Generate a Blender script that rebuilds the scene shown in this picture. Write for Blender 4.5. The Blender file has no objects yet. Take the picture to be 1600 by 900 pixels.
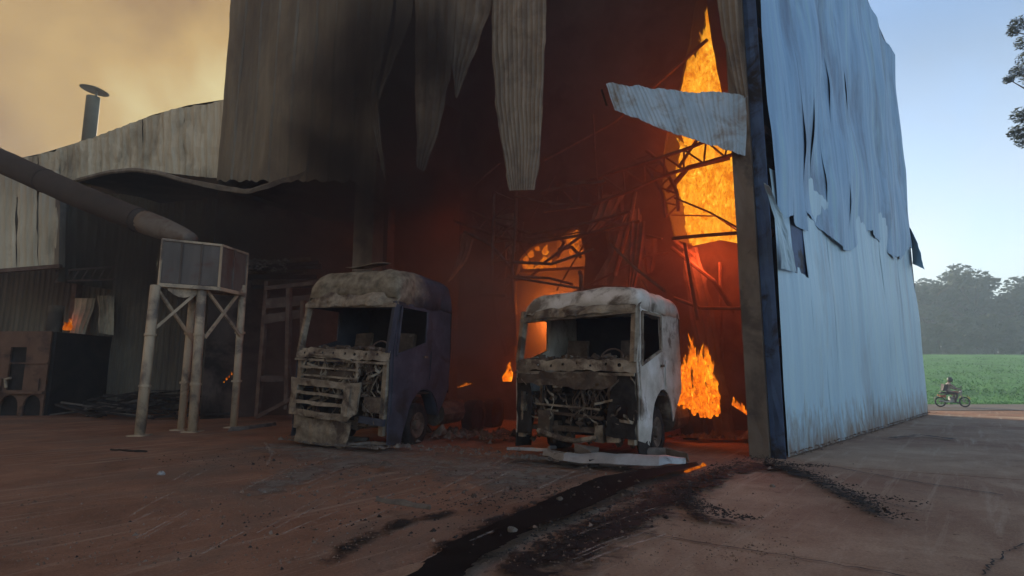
import bpy, bmesh, math, random
from mathutils import Vector, Matrix, noise as mn
random.seed(7)
R = math.radians
scene = bpy.context.scene
C = scene.collection

# ------------------------------------------------------------------ camera
F, PITCH, CZ = 900.0, math.atan(132 / 900), 1.6          # focal length in pixels of the 1600 px photo
cam = bpy.data.cameras.new('camera')
cam.lens = 36 * F / 1600; cam.sensor_width = 36; cam.clip_start = 0.1; cam.clip_end = 2000
camo = bpy.data.objects.new('camera', cam); C.objects.link(camo)
camo.location = (0, 0, CZ); camo.rotation_euler = (math.pi / 2 + PITCH, 0, 0)
scene.camera = camo

# ------------------------------------------------------------------ sky and sun
SUN_AZ, SUN_EL = R(-28), R(17)                            # left of the view axis, low behind the hall
sun_dir = Vector((math.sin(SUN_AZ) * math.cos(SUN_EL), math.cos(SUN_AZ) * math.cos(SUN_EL), math.sin(SUN_EL)))
w = bpy.data.worlds.new('World'); scene.world = w; w.use_nodes = True
nt = w.node_tree; N = nt.nodes; N.clear(); L = nt.links
def wn(t, **k):
    n = N.new(t)
    for a, b in k.items(): setattr(n, a, b)
    return n
out = wn('ShaderNodeOutputWorld')
sky = wn('ShaderNodeTexSky', sky_type='NISHITA', sun_disc=False)
sky.sun_elevation = SUN_EL; sky.sun_rotation = SUN_AZ
sky.air_density = 1.0; sky.dust_density = 2.5; sky.ozone_density = 2.6
bg1 = wn('ShaderNodeBackground'); bg1.inputs[1].default_value = 0.15
veil = wn('ShaderNodeMix', data_type='RGBA'); vcol = wn('ShaderNodeValToRGB'); L.new(vcol.outputs[0], veil.inputs[7])
vcol.color_ramp.elements[0].color = (3.1, 3.1, 2.9, 1); vcol.color_ramp.elements[1].color = (0.62, 0.84, 1.06, 1); vcol.color_ramp.elements[0].position = 0.16; vcol.color_ramp.elements[1].position = 0.48
L.new(sky.outputs[0], veil.inputs[6]); L.new(veil.outputs[2], bg1.inputs[0])
tc = wn('ShaderNodeTexCoord')
no = wn('ShaderNodeTexNoise'); no.inputs['Scale'].default_value = 2.7; no.inputs['Detail'].default_value = 6; no.inputs['Roughness'].default_value = 0.5
no.inputs['Distortion'].default_value = 0.6
L.new(tc.outputs['Generated'], no.inputs['Vector'])
sz = wn('ShaderNodeSeparateXYZ'); L.new(tc.outputs['Generated'], sz.inputs[0]); L.new(sz.outputs[2], vcol.inputs[0])   # whiter towards the horizon
def dotn(v):
    d = wn('ShaderNodeVectorMath', operation='DOT_PRODUCT'); d.inputs[1].default_value = v
    L.new(tc.outputs['Generated'], d.inputs[0]); return d
def mth(op, a, b=None, clamp=False):
    m = wn('ShaderNodeMath', operation=op, use_clamp=clamp)
    for i, x in enumerate((a, b)):
        if x is None: continue
        if isinstance(x, (int, float)): m.inputs[i].default_value = x
        else: L.new(x, m.inputs[i])
    return m.outputs[0]
vr = wn('ShaderNodeMapRange'); vr.inputs[1].default_value = 0.35; vr.inputs[2].default_value = 0.65; vr.inputs[3].default_value = 0.3; vr.inputs[4].default_value = 0.65
L.new(no.outputs['Fac'], vr.inputs[0]); L.new(vr.outputs[0], veil.inputs[0])   # thin grey smoke drifting over the blue
plume = Vector((-0.93, 0.03, 0.36)).normalized()          # the smoke plume drifts up and to the left
dp = dotn(plume); ds = dotn(sun_dir)
nz = mth('SUBTRACT', no.outputs['Fac'], 0.5)
mk = mth('ADD', dp.outputs['Value'], mth('MULTIPLY', nz, 0.55))
mr = wn('ShaderNodeMapRange', interpolation_type='SMOOTHSTEP')
mr.inputs[1].default_value = -0.10; mr.inputs[2].default_value = 0.42
L.new(mk, mr.inputs[0])
gl = mth('ADD', mth('POWER', mth('MAXIMUM', ds.outputs['Value'], 0.0), 16.0), mth('MULTIPLY', nz, 2.6))
rp = wn('ShaderNodeValToRGB'); e = rp.color_ramp.elements
e[0].position = 0.0; e[0].color = (0.20, 0.105, 0.05, 1)
e[1].position = 1.0; e[1].color = (0.76, 0.62, 0.30, 1)
for p, c in ((0.25, (0.36, 0.205, 0.08, 1)), (0.62, (0.58, 0.37, 0.13, 1))):
    q = e.new(p); q.color = c
L.new(gl, rp.inputs[0])
bg2 = wn('ShaderNodeBackground'); bg2.inputs[1].default_value = 0.39
L.new(rp.outputs[0], bg2.inputs[0])
mx = wn('ShaderNodeMixShader')
L.new(mr.outputs[0], mx.inputs[0]); L.new(bg1.outputs[0], mx.inputs[1]); L.new(bg2.outputs[0], mx.inputs[2])
L.new(mx.outputs[0], out.inputs[0])
sl = bpy.data.lights.new('sun', 'SUN'); sl.energy = 3.6; sl.angle = R(0.5); sl.color = (1.0, 0.86, 0.68)
so = bpy.data.objects.new('sun', sl); C.objects.link(so)
so.rotation_euler = (-sun_dir).to_track_quat('-Z', 'Y').to_euler(); so.location = sun_dir * 60

scene.view_settings.view_transform = 'Standard'; scene.view_settings.look = 'None'
scene.view_settings.exposure = 1.3; scene.view_settings.gamma = 1.0; scene.view_settings.use_curve_mapping = False
cy = scene.cycles
cy.use_denoising = True; cy.max_bounces = 4; cy.diffuse_bounces = 2; cy.glossy_bounces = 2; cy.transparent_max_bounces = 12
cy.volume_bounces = 1; cy.sample_clamp_indirect = 4.0; cy.caustics_reflective = False; cy.caustics_refractive = False

# ------------------------------------------------------------------ helpers
def ray(px, py):
    x = (px - 800) / F; y = (450 - py) / F; c, s = math.cos(PITCH), math.sin(PITCH)
    return Vector((x, c - y * s, s + y * c))
def at(px, py, Y):                                         # photo pixel at a given distance
    r = ray(px, py); t = Y / r.y
    return Vector((r.x * t, Y, CZ + r.z * t))
def G(px, py, z=0.0):                                      # photo pixel on the ground
    r = ray(px, py); t = (z - CZ) / r.z
    return Vector((r.x * t, r.y * t, z))
A = G(1232, 717); B = G(1450, 648)                         # near and far foot of the side wall
WLEN = (B - A).length; wd = (B - A).normalized(); wn_ = Vector((wd.y, -wd.x, 0))
fd = Vector((-math.cos(R(30)), math.sin(R(30)), 0)); fn = Vector((-math.sin(R(30)), -math.cos(R(30)), 0))
FLEN = 18.45
Up = Vector((0, 0, 1))
def FP(t, z, off=0.0): return A + fd * t + fn * off + Up * z        # on the front of the hall
def WP(s, z, off=0.0): return A + wd * s + wn_ * off + Up * z       # on its side wall
def IP(t, z, depth): return A + fd * t + wd * depth + Up * z        # inside it
def plane_px(px, py, org, nrm):
    r = ray(px, py); o = Vector((0, 0, CZ)); t = (org - o).dot(nrm) / r.dot(nrm)
    return o + r * t
def Fpx(px, py, off=0.0): return plane_px(px, py, A + fn * off, fn)
def Wpx(px, py, off=0.0): return plane_px(px, py, A + wn_ * off, wn_)
def Ipx(px, py, depth): return plane_px(px, py, A + wd * depth, fn)
def tz(p, depth=0.0):
    q = p - A - wd * depth
    return (q.dot(fd), p.z)
def vn(p, s=1.0, o=0): return mn.noise(Vector((p[0] * s + o, p[1] * s + o * 1.7, p[2] * s - o)))
def vfn(p, s=1.0, o=0): return mn.fractal(Vector((p[0] * s + o, p[1] * s + o * 1.7, p[2] * s - o)), 1.0, 2.0, 4)
def lerp(a, b, t): return a + (b - a) * t
def sstep(a, b, x):
    t = max(0, min(1, (x - a) / (b - a))); return t * t * (3 - 2 * t)

class MB:
    def __init__(s): s.v = []; s.f = []; s.uv = None
    def add(s, vs, fs):
        o = len(s.v); s.v += [tuple(x) for x in vs]; s.f += [tuple(i + o for i in f) for f in fs]; return s
    def box(s, c, size, rot=None, jit=0.0):
        c = Vector(c); hx, hy, hz = size[0] / 2, size[1] / 2, size[2] / 2
        vs = []
        for z in (-hz, hz):
            for x, y in ((-hx, -hy), (hx, -hy), (hx, hy), (-hx, hy)):
                p = Vector((x, y, z))
                if jit: p += Vector((random.uniform(-jit, jit), random.uniform(-jit, jit), random.uniform(-jit, jit)))
                if rot is not None: p = rot @ p
                vs.append(c + p)
        return s.add(vs, [(3, 2, 1, 0), (4, 5, 6, 7), (0, 1, 5, 4), (1, 2, 6, 5), (2, 3, 7, 6), (3, 0, 4, 7)])
    def bar(s, a, b, wdt, hgt, up=Vector((0, 0, 1))):
        a = Vector(a); b = Vector(b); d = (b - a)
        if d.length < 1e-6: return s
        x = d.normalized(); up = Vector(up)
        if abs(x.dot(up)) > 0.98: up = Vector((0.3, 1, 0)).normalized()
        y = up.cross(x).normalized(); z = x.cross(y)
        vs = []
        for e_ in (a, b):
            for sy, sz in ((-1, -1), (1, -1), (1, 1), (-1, 1)): vs.append(e_ + y * (sy * wdt / 2) + z * (sz * hgt / 2))
        return s.add(vs, [(0, 1, 2, 3), (7, 6, 5, 4), (0, 4, 5, 1), (1, 5, 6, 2), (2, 6, 7, 3), (3, 7, 4, 0)])
    def tube(s, pts, r, n=8, cap=True):
        pts = [Vector(p) for p in pts]; rs = r if isinstance(r, (list, tuple)) else [r] * len(pts)
        vs, fs = [], []; prev = None
        for i, p in enumerate(pts):
            d = (pts[min(i + 1, len(pts) - 1)] - pts[max(i - 1, 0)]).normalized()
            if prev is None:
                u = Vector((0, 0, 1)) if abs(d.z) < 0.9 else Vector((1, 0, 0))
                prev = (u - d * u.dot(d)).normalized()
            else:
                prev = (prev - d * prev.dot(d)).normalized()
            q = d.cross(prev)
            for k in range(n):
                a = 2 * math.pi * k / n; vs.append(p + (prev * math.cos(a) + q * math.sin(a)) * rs[i])
        for i in range(len(pts) - 1):
            for k in range(n):
                k2 = (k + 1) % n; fs.append((i * n + k, i * n + k2, (i + 1) * n + k2, (i + 1) * n + k))
        if cap:
            fs.append(tuple(range(n - 1, -1, -1))); m = (len(pts) - 1) * n; fs.append(tuple(range(m, m + n)))
        return s.add(vs, fs)
    def lathe(s, prof, c, axis, n=20):
        c = Vector(c); ax = Vector(axis).normalized()
        u = ax.orthogonal().normalized(); v = ax.cross(u); vs, fs = [], []
        for r, h in prof:
            for k in range(n):
                a = 2 * math.pi * k / n; vs.append(c + ax * h + (u * math.cos(a) + v * math.sin(a)) * r)
        for i in range(len(prof) - 1):
            for k in range(n):
                k2 = (k + 1) % n; fs.append((i * n + k, i * n + k2, (i + 1) * n + k2, (i + 1) * n + k))
        return s.add(vs, fs)
    def grid(s, nu, nv, fnc, hole=None):
        vs = [fnc(i / nu, j / nv) for j in range(nv + 1) for i in range(nu + 1)]; fs = []
        for j in range(nv):
            for i in range(nu):
                if hole and hole((i + .5) / nu, (j + .5) / nv): continue
                a = j * (nu + 1) + i; fs.append((a, a + 1, a + nu + 2, a + nu + 1))
        return s.add(vs, fs)
    def build(s, name, mat, parent=None, smooth=False, solid=0.0, uv=None):
        me = bpy.data.meshes.new(name); me.from_pydata(s.v, [], s.f); me.update()
        if uv:
            ul = me.uv_layers.new(name='UVMap')
            for l in me.loops: ul.data[l.index].uv = uv[l.vertex_index]
        me.materials.append(mat)
        if smooth: me.polygons.foreach_set('use_smooth', [True] * len(me.polygons))
        return link(name, me, parent, solid)
def link(name, me, parent=None, solid=0.0):
    o = bpy.data.objects.new(name, me); C.objects.link(o)
    if solid:
        m = o.modifiers.new('Solidify', 'SOLIDIFY'); m.thickness = solid; m.offset = 0
    if parent is not None:
        o.parent = parent
        if '_w' in parent: o.matrix_parent_inverse = ROOTM[parent.name].inverted()
    return o
ROOTM = {}
def tag(o, label, cat, group=None):
    o['label'] = label; o['category'] = cat
    if group: o['group'] = group
    return o
def kind(o, k): o['kind'] = k; return o
def thing(name, label, cat, loc=(0, 0, 0), rotz=0.0, group=None, world=True, rot=None):
    o = bpy.data.objects.new(name, None); C.objects.link(o); o.empty_display_size = 0.3
    o.location = loc; o.rotation_euler = rot if rot else (0, 0, rotz)
    tag(o, label, cat, group)
    if world:                                              # parts are given in world coordinates
        o['_w'] = 1; ROOTM[o.name] = Matrix.Translation(Vector(loc)) @ o.rotation_euler.to_matrix().to_4x4()
    return o
def plate(name, outer, holes, fmap, mat, parent=None, cuts=0, solid=0.012, disp=None, smooth=False):
    """Flat sheet with a traced outline and openings, in its own (a, b) plane."""
    bm = bmesh.new(); edges = []
    for loop in [outer] + list(holes):
        vs = [bm.verts.new((a, b, 0)) for a, b in loop]
        edges += [bm.edges.new((vs[i], vs[(i + 1) % len(vs)])) for i in range(len(vs))]
    bmesh.ops.triangle_fill(bm, edges=edges, use_beauty=True)
    for _ in range(cuts):
        le = [e_ for e_ in bm.edges if e_.calc_length() > 0.16]
        if le: bmesh.ops.subdivide_edges(bm, edges=le, cuts=1, use_grid_fill=False)
        bmesh.ops.triangulate(bm, faces=bm.faces[:])
    for v in bm.verts:
        p = Vector(fmap(v.co.x, v.co.y))
        if disp: p = p + Vector(disp(p))
        v.co = p
    bmesh.ops.recalc_face_normals(bm, faces=bm.faces[:])
    me = bpy.data.meshes.new(name); bm.to_mesh(me); bm.free(); me.materials.append(mat)
    if smooth: me.polygons.foreach_set('use_smooth', [True] * len(me.polygons))
    return link(name, me, parent, solid)
def rough_loop(pts, step, jit, seed=0):
    rr = random.Random(seed); o = []
    for i, p in enumerate(pts):
        q = pts[(i + 1) % len(pts)]; d = math.hypot(q[0] - p[0], q[1] - p[1]); n = max(1, int(d / step))
        for k in range(n):
            t = k / n; o.append((lerp(p[0], q[0], t) + (rr.uniform(-jit, jit) if k else 0), lerp(p[1], q[1], t) + (rr.uniform(-jit, jit) if k else 0)))
    return o
def poly_at(pts, t):
    """Point at fraction t of a polyline."""
    n = len(pts) - 1; x = min(max(t, 0), 0.99999) * n; i = int(x)
    return pts[i].lerp(pts[i + 1], x - i)

# ------------------------------------------------------------------ materials
def mat_new(name):
    m = bpy.data.materials.new(name); m.use_nodes = True
    return m, m.node_tree.nodes, m.node_tree.links, m.node_tree.nodes['Principled BSDF']
def ramp(nodes, stops):
    r_ = nodes.new('ShaderNodeValToRGB'); el = r_.color_ramp.elements
    el[0].position, el[0].color = stops[0][0], (*stops[0][1], 1)
    el[1].position, el[1].color = stops[-1][0], (*stops[-1][1], 1)
    for p, c in stops[1:-1]:
        q = el.new(p); q.color = (*c, 1)
    return r_
def coords(nodes, links, scale=(1, 1, 1), kind_='pos'):
    if kind_ == 'pos': src = nodes.new('ShaderNodeNewGeometry').outputs['Position']
    elif kind_ == 'uv': src = nodes.new('ShaderNodeTexCoord').outputs['UV']
    else: src = nodes.new('ShaderNodeTexCoord').outputs['Object']
    mp = nodes.new('ShaderNodeMapping'); mp.inputs['Scale'].default_value = scale
    links.new(src, mp.inputs['Vector']); return mp.outputs[0]
def ntex(nodes, links, vec, scale, detail=6, rough=0.6, dist=0.0):
    n = nodes.new('ShaderNodeTexNoise'); n.inputs['Scale'].default_value = scale; n.inputs['Detail'].default_value = detail
    n.inputs['Roughness'].default_value = rough; n.inputs['Distortion'].default_value = dist
    links.new(vec, n.inputs['Vector']); return n.outputs['Fac']
def mixc(nodes, links, fac, a, b, blend='MIX'):
    m = nodes.new('ShaderNodeMix'); m.data_type = 'RGBA'; m.blend_type = blend
    for i, x in ((0, fac), (6, a), (7, b)):
        if isinstance(x, (int, float)): m.inputs[i].default_value = x
        elif isinstance(x, tuple): m.inputs[i].default_value = (*x, 1)
        else: links.new(x, m.inputs[i])
    return m.outputs[2]
def surf(name, stops, scale=3, sc3=(1, 1, 1), rough=0.75, metal=0.0, bump=0.25, bscale=30, stain=None, sscale=0.6, ssc3=(1, 1, 1),
         sedge=(0.5, 0.62), kind_='pos', dist=0.3, spec=0.3):
    """Noise-coloured surface with an optional second colour in patches and fine relief."""
    m, nd, lk, bs = mat_new(name)
    v = coords(nd, lk, sc3, kind_)
    r_ = ramp(nd, stops); lk.new(ntex(nd, lk, v, scale, 7, 0.62, dist), r_.inputs[0]); col = r_.outputs[0]
    if stain:
        v2 = coords(nd, lk, ssc3, kind_)
        r2 = ramp(nd, [(sedge[0], (0, 0, 0)), (sedge[1], (1, 1, 1))]); lk.new(ntex(nd, lk, v2, sscale, 8, 0.65, 0.4), r2.inputs[0])
        col = mixc(nd, lk, r2.outputs[0], col, stain)
    lk.new(col, bs.inputs['Base Color'])
    bs.inputs['Roughness'].default_value = rough; bs.inputs['Metallic'].default_value = metal
    bs.inputs['Specular IOR Level'].default_value = spec
    if bump:
        b = nd.new('ShaderNodeBump'); b.inputs['Strength'].default_value = bump; b.inputs['Distance'].default_value = 0.02
        lk.new(ntex(nd, lk, v, bscale, 5, 0.7), b.inputs['Height']); lk.new(b.outputs[0], bs.inputs['Normal'])
    return m
def flame_mat(name, hot=1.0, scale=3.0, deep=False):
    m, nd, lk, bs = mat_new(name); nd.remove(bs)
    uvn = nd.new('ShaderNodeTexCoord'); su = nd.new('ShaderNodeSeparateXYZ'); lk.new(uvn.outputs['UV'], su.inputs[0])
    o = nd['Material Output'] if 'Material Output' in nd else nd.new('ShaderNodeOutputMaterial')
    v = coords(nd, lk, (1, 1, 0.55))
    fa = ntex(nd, lk, v, scale, 8, 0.70, 1.0); fb = ntex(nd, lk, v, scale * .22, 4, .6, .8); fm = nd.new('ShaderNodeMix'); fm.inputs[0].default_value = .24; lk.new(fa, fm.inputs[2]); lk.new(fb, fm.inputs[3]); f = fm.outputs[0]
    if deep: r_ = ramp(nd, [(0.30, (0.06, 0.006, 0.001)), (0.42, (0.26, 0.035, 0.002)), (0.52, (0.50, 0.105, 0.004)), (0.62, (0.80, 0.24, 0.012)), (0.74, (1.3, 0.62, 0.09))])
    else: r_ = ramp(nd, [(0.30, (0.26, 0.04, 0.002)), (0.40, (0.50, 0.11, 0.004)), (0.49, (0.72, 0.24, 0.010)), (0.59, (0.95, 0.44, 0.03)), (0.70, (1.5, 1.0, 0.20))])
    lk.new(f, r_.inputs[0])
    em = nd.new('ShaderNodeEmission'); em.inputs[1].default_value = hot; lk.new(r_.outputs[0], em.inputs[0])
    tr = nd.new('ShaderNodeBsdfTransparent'); mxs = nd.new('ShaderNodeMixShader')
    f2 = ntex(nd, lk, v, scale * 0.9, 5, 0.6, 0.5); sb = nd.new('ShaderNodeMath'); sb.operation = 'MULTIPLY_ADD'; sb.inputs[1].default_value = -0.26; lk.new(su.outputs[1], sb.inputs[0]); lk.new(f2, sb.inputs[2])
    r2 = ramp(nd, [(0.24, (0, 0, 0)), (0.50, (1, 1, 1))]); lk.new(sb.outputs[0], r2.inputs[0])
    lk.new(r2.outputs[0], mxs.inputs[0]); lk.new(tr.outputs[0], mxs.inputs[1]); lk.new(em.outputs[0], mxs.inputs[2])
    lk.new(mxs.outputs[0], o.inputs['Surface'])
    m.cycles.emission_sampling = 'NONE'
    return m
def alpha_mat(name, col, lo, hi, scale=4, rough=0.8, stretch=(1, 1, 1), strength=1.0, spec=0.3):
    """A stain: colour that breaks up along a noise and thins towards the borders of its own patch."""
    m, nd, lk, bs = mat_new(name)
    uv = nd.new('ShaderNodeTexCoord').outputs['UV']; sp = nd.new('ShaderNodeSeparateXYZ'); lk.new(uv, sp.inputs[0])
    def mm(op, a, b=None):
        q = nd.new('ShaderNodeMath'); q.operation = op
        for i, x in enumerate((a, b)):
            if x is None: continue
            if isinstance(x, (int, float)): q.inputs[i].default_value = x
            else: lk.new(x, q.inputs[i])
        return q.outputs[0]
    def edge(x): return mm('MULTIPLY', mm('MULTIPLY', x, mm('SUBTRACT', 1.0, x)), 4.0)
    ed = mm('MULTIPLY', mm('MINIMUM', mm('MULTIPLY', edge(sp.outputs[0]), 2.5), 1.0), edge(sp.outputs[1]))
    v = coords(nd, lk, stretch)
    f = ntex(nd, lk, v, scale, 9, 0.68, 0.4)
    k = mm('ADD', f, mm('MULTIPLY', mm('SUBTRACT', ed, 1.0), 0.35))
    r_ = ramp(nd, [(lo, (0, 0, 0)), (hi, (strength,) * 3)]); lk.new(k, r_.inputs[0])
    tr = nd.new('ShaderNodeBsdfTransparent'); mxs = nd.new('ShaderNodeMixShader')
    c2 = mixc(nd, lk, ntex(nd, lk, v, scale * 3, 5), tuple(x * 0.6 for x in col), tuple(min(1, x * 1.4) for x in col))
    lk.new(c2, bs.inputs['Base Color']); bs.inputs['Roughness'].default_value = rough; bs.inputs['Specular IOR Level'].default_value = spec
    lk.new(r_.outputs[0], mxs.inputs[0]); lk.new(tr.outputs[0], mxs.inputs[1]); lk.new(bs.outputs[0], mxs.inputs[2])
    lk.new(mxs.outputs[0], nd['Material Output'].inputs['Surface'])
    return m

M = {}
def ground_mat(name, stops, patch, patch2, pe):
    m, nd, lk, bs = mat_new(name); v = coords(nd, lk)
    r_ = ramp(nd, stops); lk.new(ntex(nd, lk, v, .8, 9, .68, .4), r_.inputs[0]); col = r_.outputs[0]
    r2 = ramp(nd, [(pe[0], (0, 0, 0)), (pe[1], (1, 1, 1))]); lk.new(ntex(nd, lk, v, .33, 9, .7, .6), r2.inputs[0]); col = mixc(nd, lk, r2.outputs[0], col, patch)
    g_ = nd.new('ShaderNodeNewGeometry'); mp = nd.new('ShaderNodeMapping'); mp.vector_type = 'TEXTURE'; mp.inputs['Rotation'].default_value = (0, 0, R(52)); mp.inputs['Scale'].default_value = (3.2, .22, 1); lk.new(g_.outputs['Position'], mp.inputs['Vector'])
    r3 = ramp(nd, [(.54, (0, 0, 0)), (.68, (.75, .75, .75))]); lk.new(ntex(nd, lk, mp.outputs[0], 1.0, 8, .72, .5), r3.inputs[0]); col = mixc(nd, lk, r3.outputs[0], col, patch2)      # drag and tyre streaks
    r4 = ramp(nd, [(.32, (.80, .80, .80)), (.5, (1, 1, 1)), (.68, (1.22, 1.22, 1.22))]); lk.new(ntex(nd, lk, v, 38, 4, .75), r4.inputs[0]); col = mixc(nd, lk, 1.0, col, r4.outputs[0], 'MULTIPLY')
    r5 = ramp(nd, [(.60, (0, 0, 0)), (.66, (.8, .8, .8))]); lk.new(ntex(nd, lk, v, 5.5, 8, .75, .2), r5.inputs[0]); col = mixc(nd, lk, r5.outputs[0], col, tuple(x * .45 for x in patch))   # spots of oil and soot
    lk.new(col, bs.inputs['Base Color']); bs.inputs['Roughness'].default_value = .9; bs.inputs['Specular IOR Level'].default_value = .2
    b = nd.new('ShaderNodeBump'); b.inputs['Strength'].default_value = .6; b.inputs['Distance'].default_value = .02; lk.new(ntex(nd, lk, v, 14, 9, .75), b.inputs['Height']); lk.new(b.outputs[0], bs.inputs['Normal']); return m
M['earth'] = ground_mat('earth', [(.28, (.165, .092, .061)), (.5, (.262, .146, .095)), (.72, (.36, .212, .138))], (.19, .137, .104), (.40, .31, .235), (.46, .64))
M['concrete'] = ground_mat('concrete', [(.28, (.23, .165, .118)), (.5, (.345, .257, .185)), (.72, (.46, .355, .258))], (.24, .148, .103), (.43, .355, .275), (.42, .62))
M['gravel'] = surf('gravel', [(.3, (.07, .045, .032)), (.5, (.16, .11, .08)), (.7, (.30, .24, .19))], scale=9, bump=0)
M['crack'] = surf('crack', [(0.3, (0.012, 0.011, 0.010)), (0.7, (0.03, 0.025, 0.022))], bump=0)
M['road'] = surf('road', [(0.3, (0.10, 0.085, 0.07)), (0.7, (0.17, 0.14, 0.115))], scale=1.2)
M['field'] = surf('field', [(0.3, (0.053, 0.182, 0.030)), (0.5, (0.076, 0.258, 0.042)), (0.72, (0.105, 0.324, 0.055))], scale=0.35, bump=0.3, bscale=4)
M['grass'] = surf('grass', [(0.3, (0.053, 0.194, 0.030)), (0.7, (0.099, 0.324, 0.050))], scale=0.5, bump=0)
M['leaf_far'] = surf('leaf_far', [(0.3, (0.028, 0.045, 0.022)), (0.7, (0.065, 0.09, 0.045))], scale=0.4, bump=0)
M['leaf'] = surf('leaf', [(0.3, (0.035, 0.055, 0.025)), (0.7, (0.08, 0.10, 0.05))], scale=0.8, bump=0)
M['bark'] = surf('bark', [(0.3, (0.05, 0.04, 0.03)), (0.7, (0.11, 0.09, 0.07))], scale=3)
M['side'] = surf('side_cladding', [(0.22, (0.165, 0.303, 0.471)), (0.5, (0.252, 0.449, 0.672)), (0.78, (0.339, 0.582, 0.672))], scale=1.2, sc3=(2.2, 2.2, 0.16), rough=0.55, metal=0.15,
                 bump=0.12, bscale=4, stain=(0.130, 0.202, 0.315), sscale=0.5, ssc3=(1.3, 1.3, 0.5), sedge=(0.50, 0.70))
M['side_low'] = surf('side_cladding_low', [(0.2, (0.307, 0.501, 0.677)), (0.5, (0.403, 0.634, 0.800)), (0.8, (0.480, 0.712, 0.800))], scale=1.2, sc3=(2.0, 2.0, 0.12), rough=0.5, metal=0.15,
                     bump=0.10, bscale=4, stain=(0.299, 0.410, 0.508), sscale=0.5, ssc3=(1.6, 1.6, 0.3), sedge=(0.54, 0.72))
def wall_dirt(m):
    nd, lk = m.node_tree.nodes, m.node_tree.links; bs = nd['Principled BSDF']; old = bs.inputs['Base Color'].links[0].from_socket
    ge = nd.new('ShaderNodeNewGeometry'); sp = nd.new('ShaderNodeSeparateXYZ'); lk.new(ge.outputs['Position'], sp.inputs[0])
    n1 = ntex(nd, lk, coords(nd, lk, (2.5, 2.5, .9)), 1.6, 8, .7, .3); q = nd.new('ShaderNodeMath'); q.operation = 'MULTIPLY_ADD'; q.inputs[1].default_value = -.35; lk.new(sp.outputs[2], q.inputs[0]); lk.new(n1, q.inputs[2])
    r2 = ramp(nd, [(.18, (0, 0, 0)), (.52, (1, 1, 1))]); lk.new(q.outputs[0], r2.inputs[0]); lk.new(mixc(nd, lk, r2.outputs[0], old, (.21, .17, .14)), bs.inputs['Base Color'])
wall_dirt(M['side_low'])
M['peeled'] = surf('peeled_sheet', [(0.2, (0.24, 0.32, 0.38)), (0.5, (0.36, 0.45, 0.51)), (0.8, (0.50, 0.58, 0.63))], scale=1.6, sc3=(2.5, 2.5, 0.6), rough=0.55, metal=0.1, bump=0.15, bscale=8, stain=(0.22, 0.19, 0.15), sscale=1.3, sedge=(0.50, 0.66))
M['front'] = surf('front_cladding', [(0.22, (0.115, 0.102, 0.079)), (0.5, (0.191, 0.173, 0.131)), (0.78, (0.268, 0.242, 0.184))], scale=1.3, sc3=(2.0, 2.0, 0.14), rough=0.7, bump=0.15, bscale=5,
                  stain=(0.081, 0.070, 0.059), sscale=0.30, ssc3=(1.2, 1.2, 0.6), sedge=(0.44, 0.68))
M['torn'] = surf('torn_sheet', [(0.22, (0.108, 0.099, 0.083)), (0.5, (0.216, 0.194, 0.155)), (0.78, (0.360, 0.324, 0.261))], scale=1.6, sc3=(3, 3, 0.3), rough=0.65, bump=0.2, bscale=8,
                 stain=(0.119, 0.105, 0.093), sscale=0.8, sedge=(0.5, 0.66))
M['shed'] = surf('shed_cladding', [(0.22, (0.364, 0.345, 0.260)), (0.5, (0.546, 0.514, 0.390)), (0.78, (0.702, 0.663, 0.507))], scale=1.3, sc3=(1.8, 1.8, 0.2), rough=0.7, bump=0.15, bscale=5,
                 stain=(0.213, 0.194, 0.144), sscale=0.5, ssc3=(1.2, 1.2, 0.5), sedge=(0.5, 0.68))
M['soot'] = surf('soot', [(0.3, (0.014, 0.013, 0.013)), (0.7, (0.045, 0.040, 0.036))], scale=1.5, rough=0.9)
M['charwall'] = surf('charred_wall', [(0.25, (0.05, 0.042, 0.037)), (0.5, (0.11, 0.092, 0.080)), (0.75, (0.19, 0.16, 0.14))], scale=0.9, rough=0.9, stain=(0.03, 0.027, 0.025), sscale=0.5)
M['firewall'] = surf('fire_room_wall', [(0.3, (0.30, 0.26, 0.22)), (0.7, (0.44, 0.38, 0.33))], scale=0.5, rough=0.9, bump=0.1)
M['column'] = surf('column_concrete', [(0.25, (0.117, 0.101, 0.081)), (0.75, (0.234, 0.202, 0.163))], scale=2.0, sc3=(1, 1, 0.5), rough=0.85, stain=(0.091, 0.078, 0.065), sscale=1.0)
M['bluetrim'] = surf('blue_flashing', [(0.3, (0.04, 0.085, 0.19)), (0.7, (0.075, 0.15, 0.30))], scale=2.0, rough=0.6, stain=(0.02, 0.022, 0.03), sscale=1.5)
M['steel'] = surf('burnt_steel', [(0.25, (0.075, 0.053, 0.042)), (0.5, (0.150, 0.105, 0.083)), (0.75, (0.240, 0.195, 0.165))], scale=3, rough=0.8, metal=0.2)
M['leg'] = surf('pale_pipe', [(0.25, (0.324, 0.269, 0.190)), (0.75, (0.648, 0.540, 0.380))], scale=2.5, sc3=(1, 1, 0.4), rough=0.7, stain=(0.190, 0.162, 0.133), sscale=1.2)
M['tank'] = surf('tank_sheet', [(0.25, (0.10, 0.09, 0.08)), (0.75, (0.19, 0.17, 0.15))], scale=1.5, sc3=(2, 2, 0.3), rough=0.7, stain=(0.13, 0.075, 0.055), sscale=0.8)
M['duct'] = surf('sooty_duct', [(0.25, (0.035, 0.030, 0.027)), (0.75, (0.069, 0.060, 0.053))], scale=1.2, rough=0.75, stain=(0.054, 0.046, 0.042), sscale=0.9)
M['ductend'] = surf('bare_duct', [(0.25, (0.132, 0.117, 0.099)), (0.75, (0.204, 0.186, 0.162))], scale=2.2, rough=0.65, stain=(0.12, 0.09, 0.07), sscale=1.6)
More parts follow.
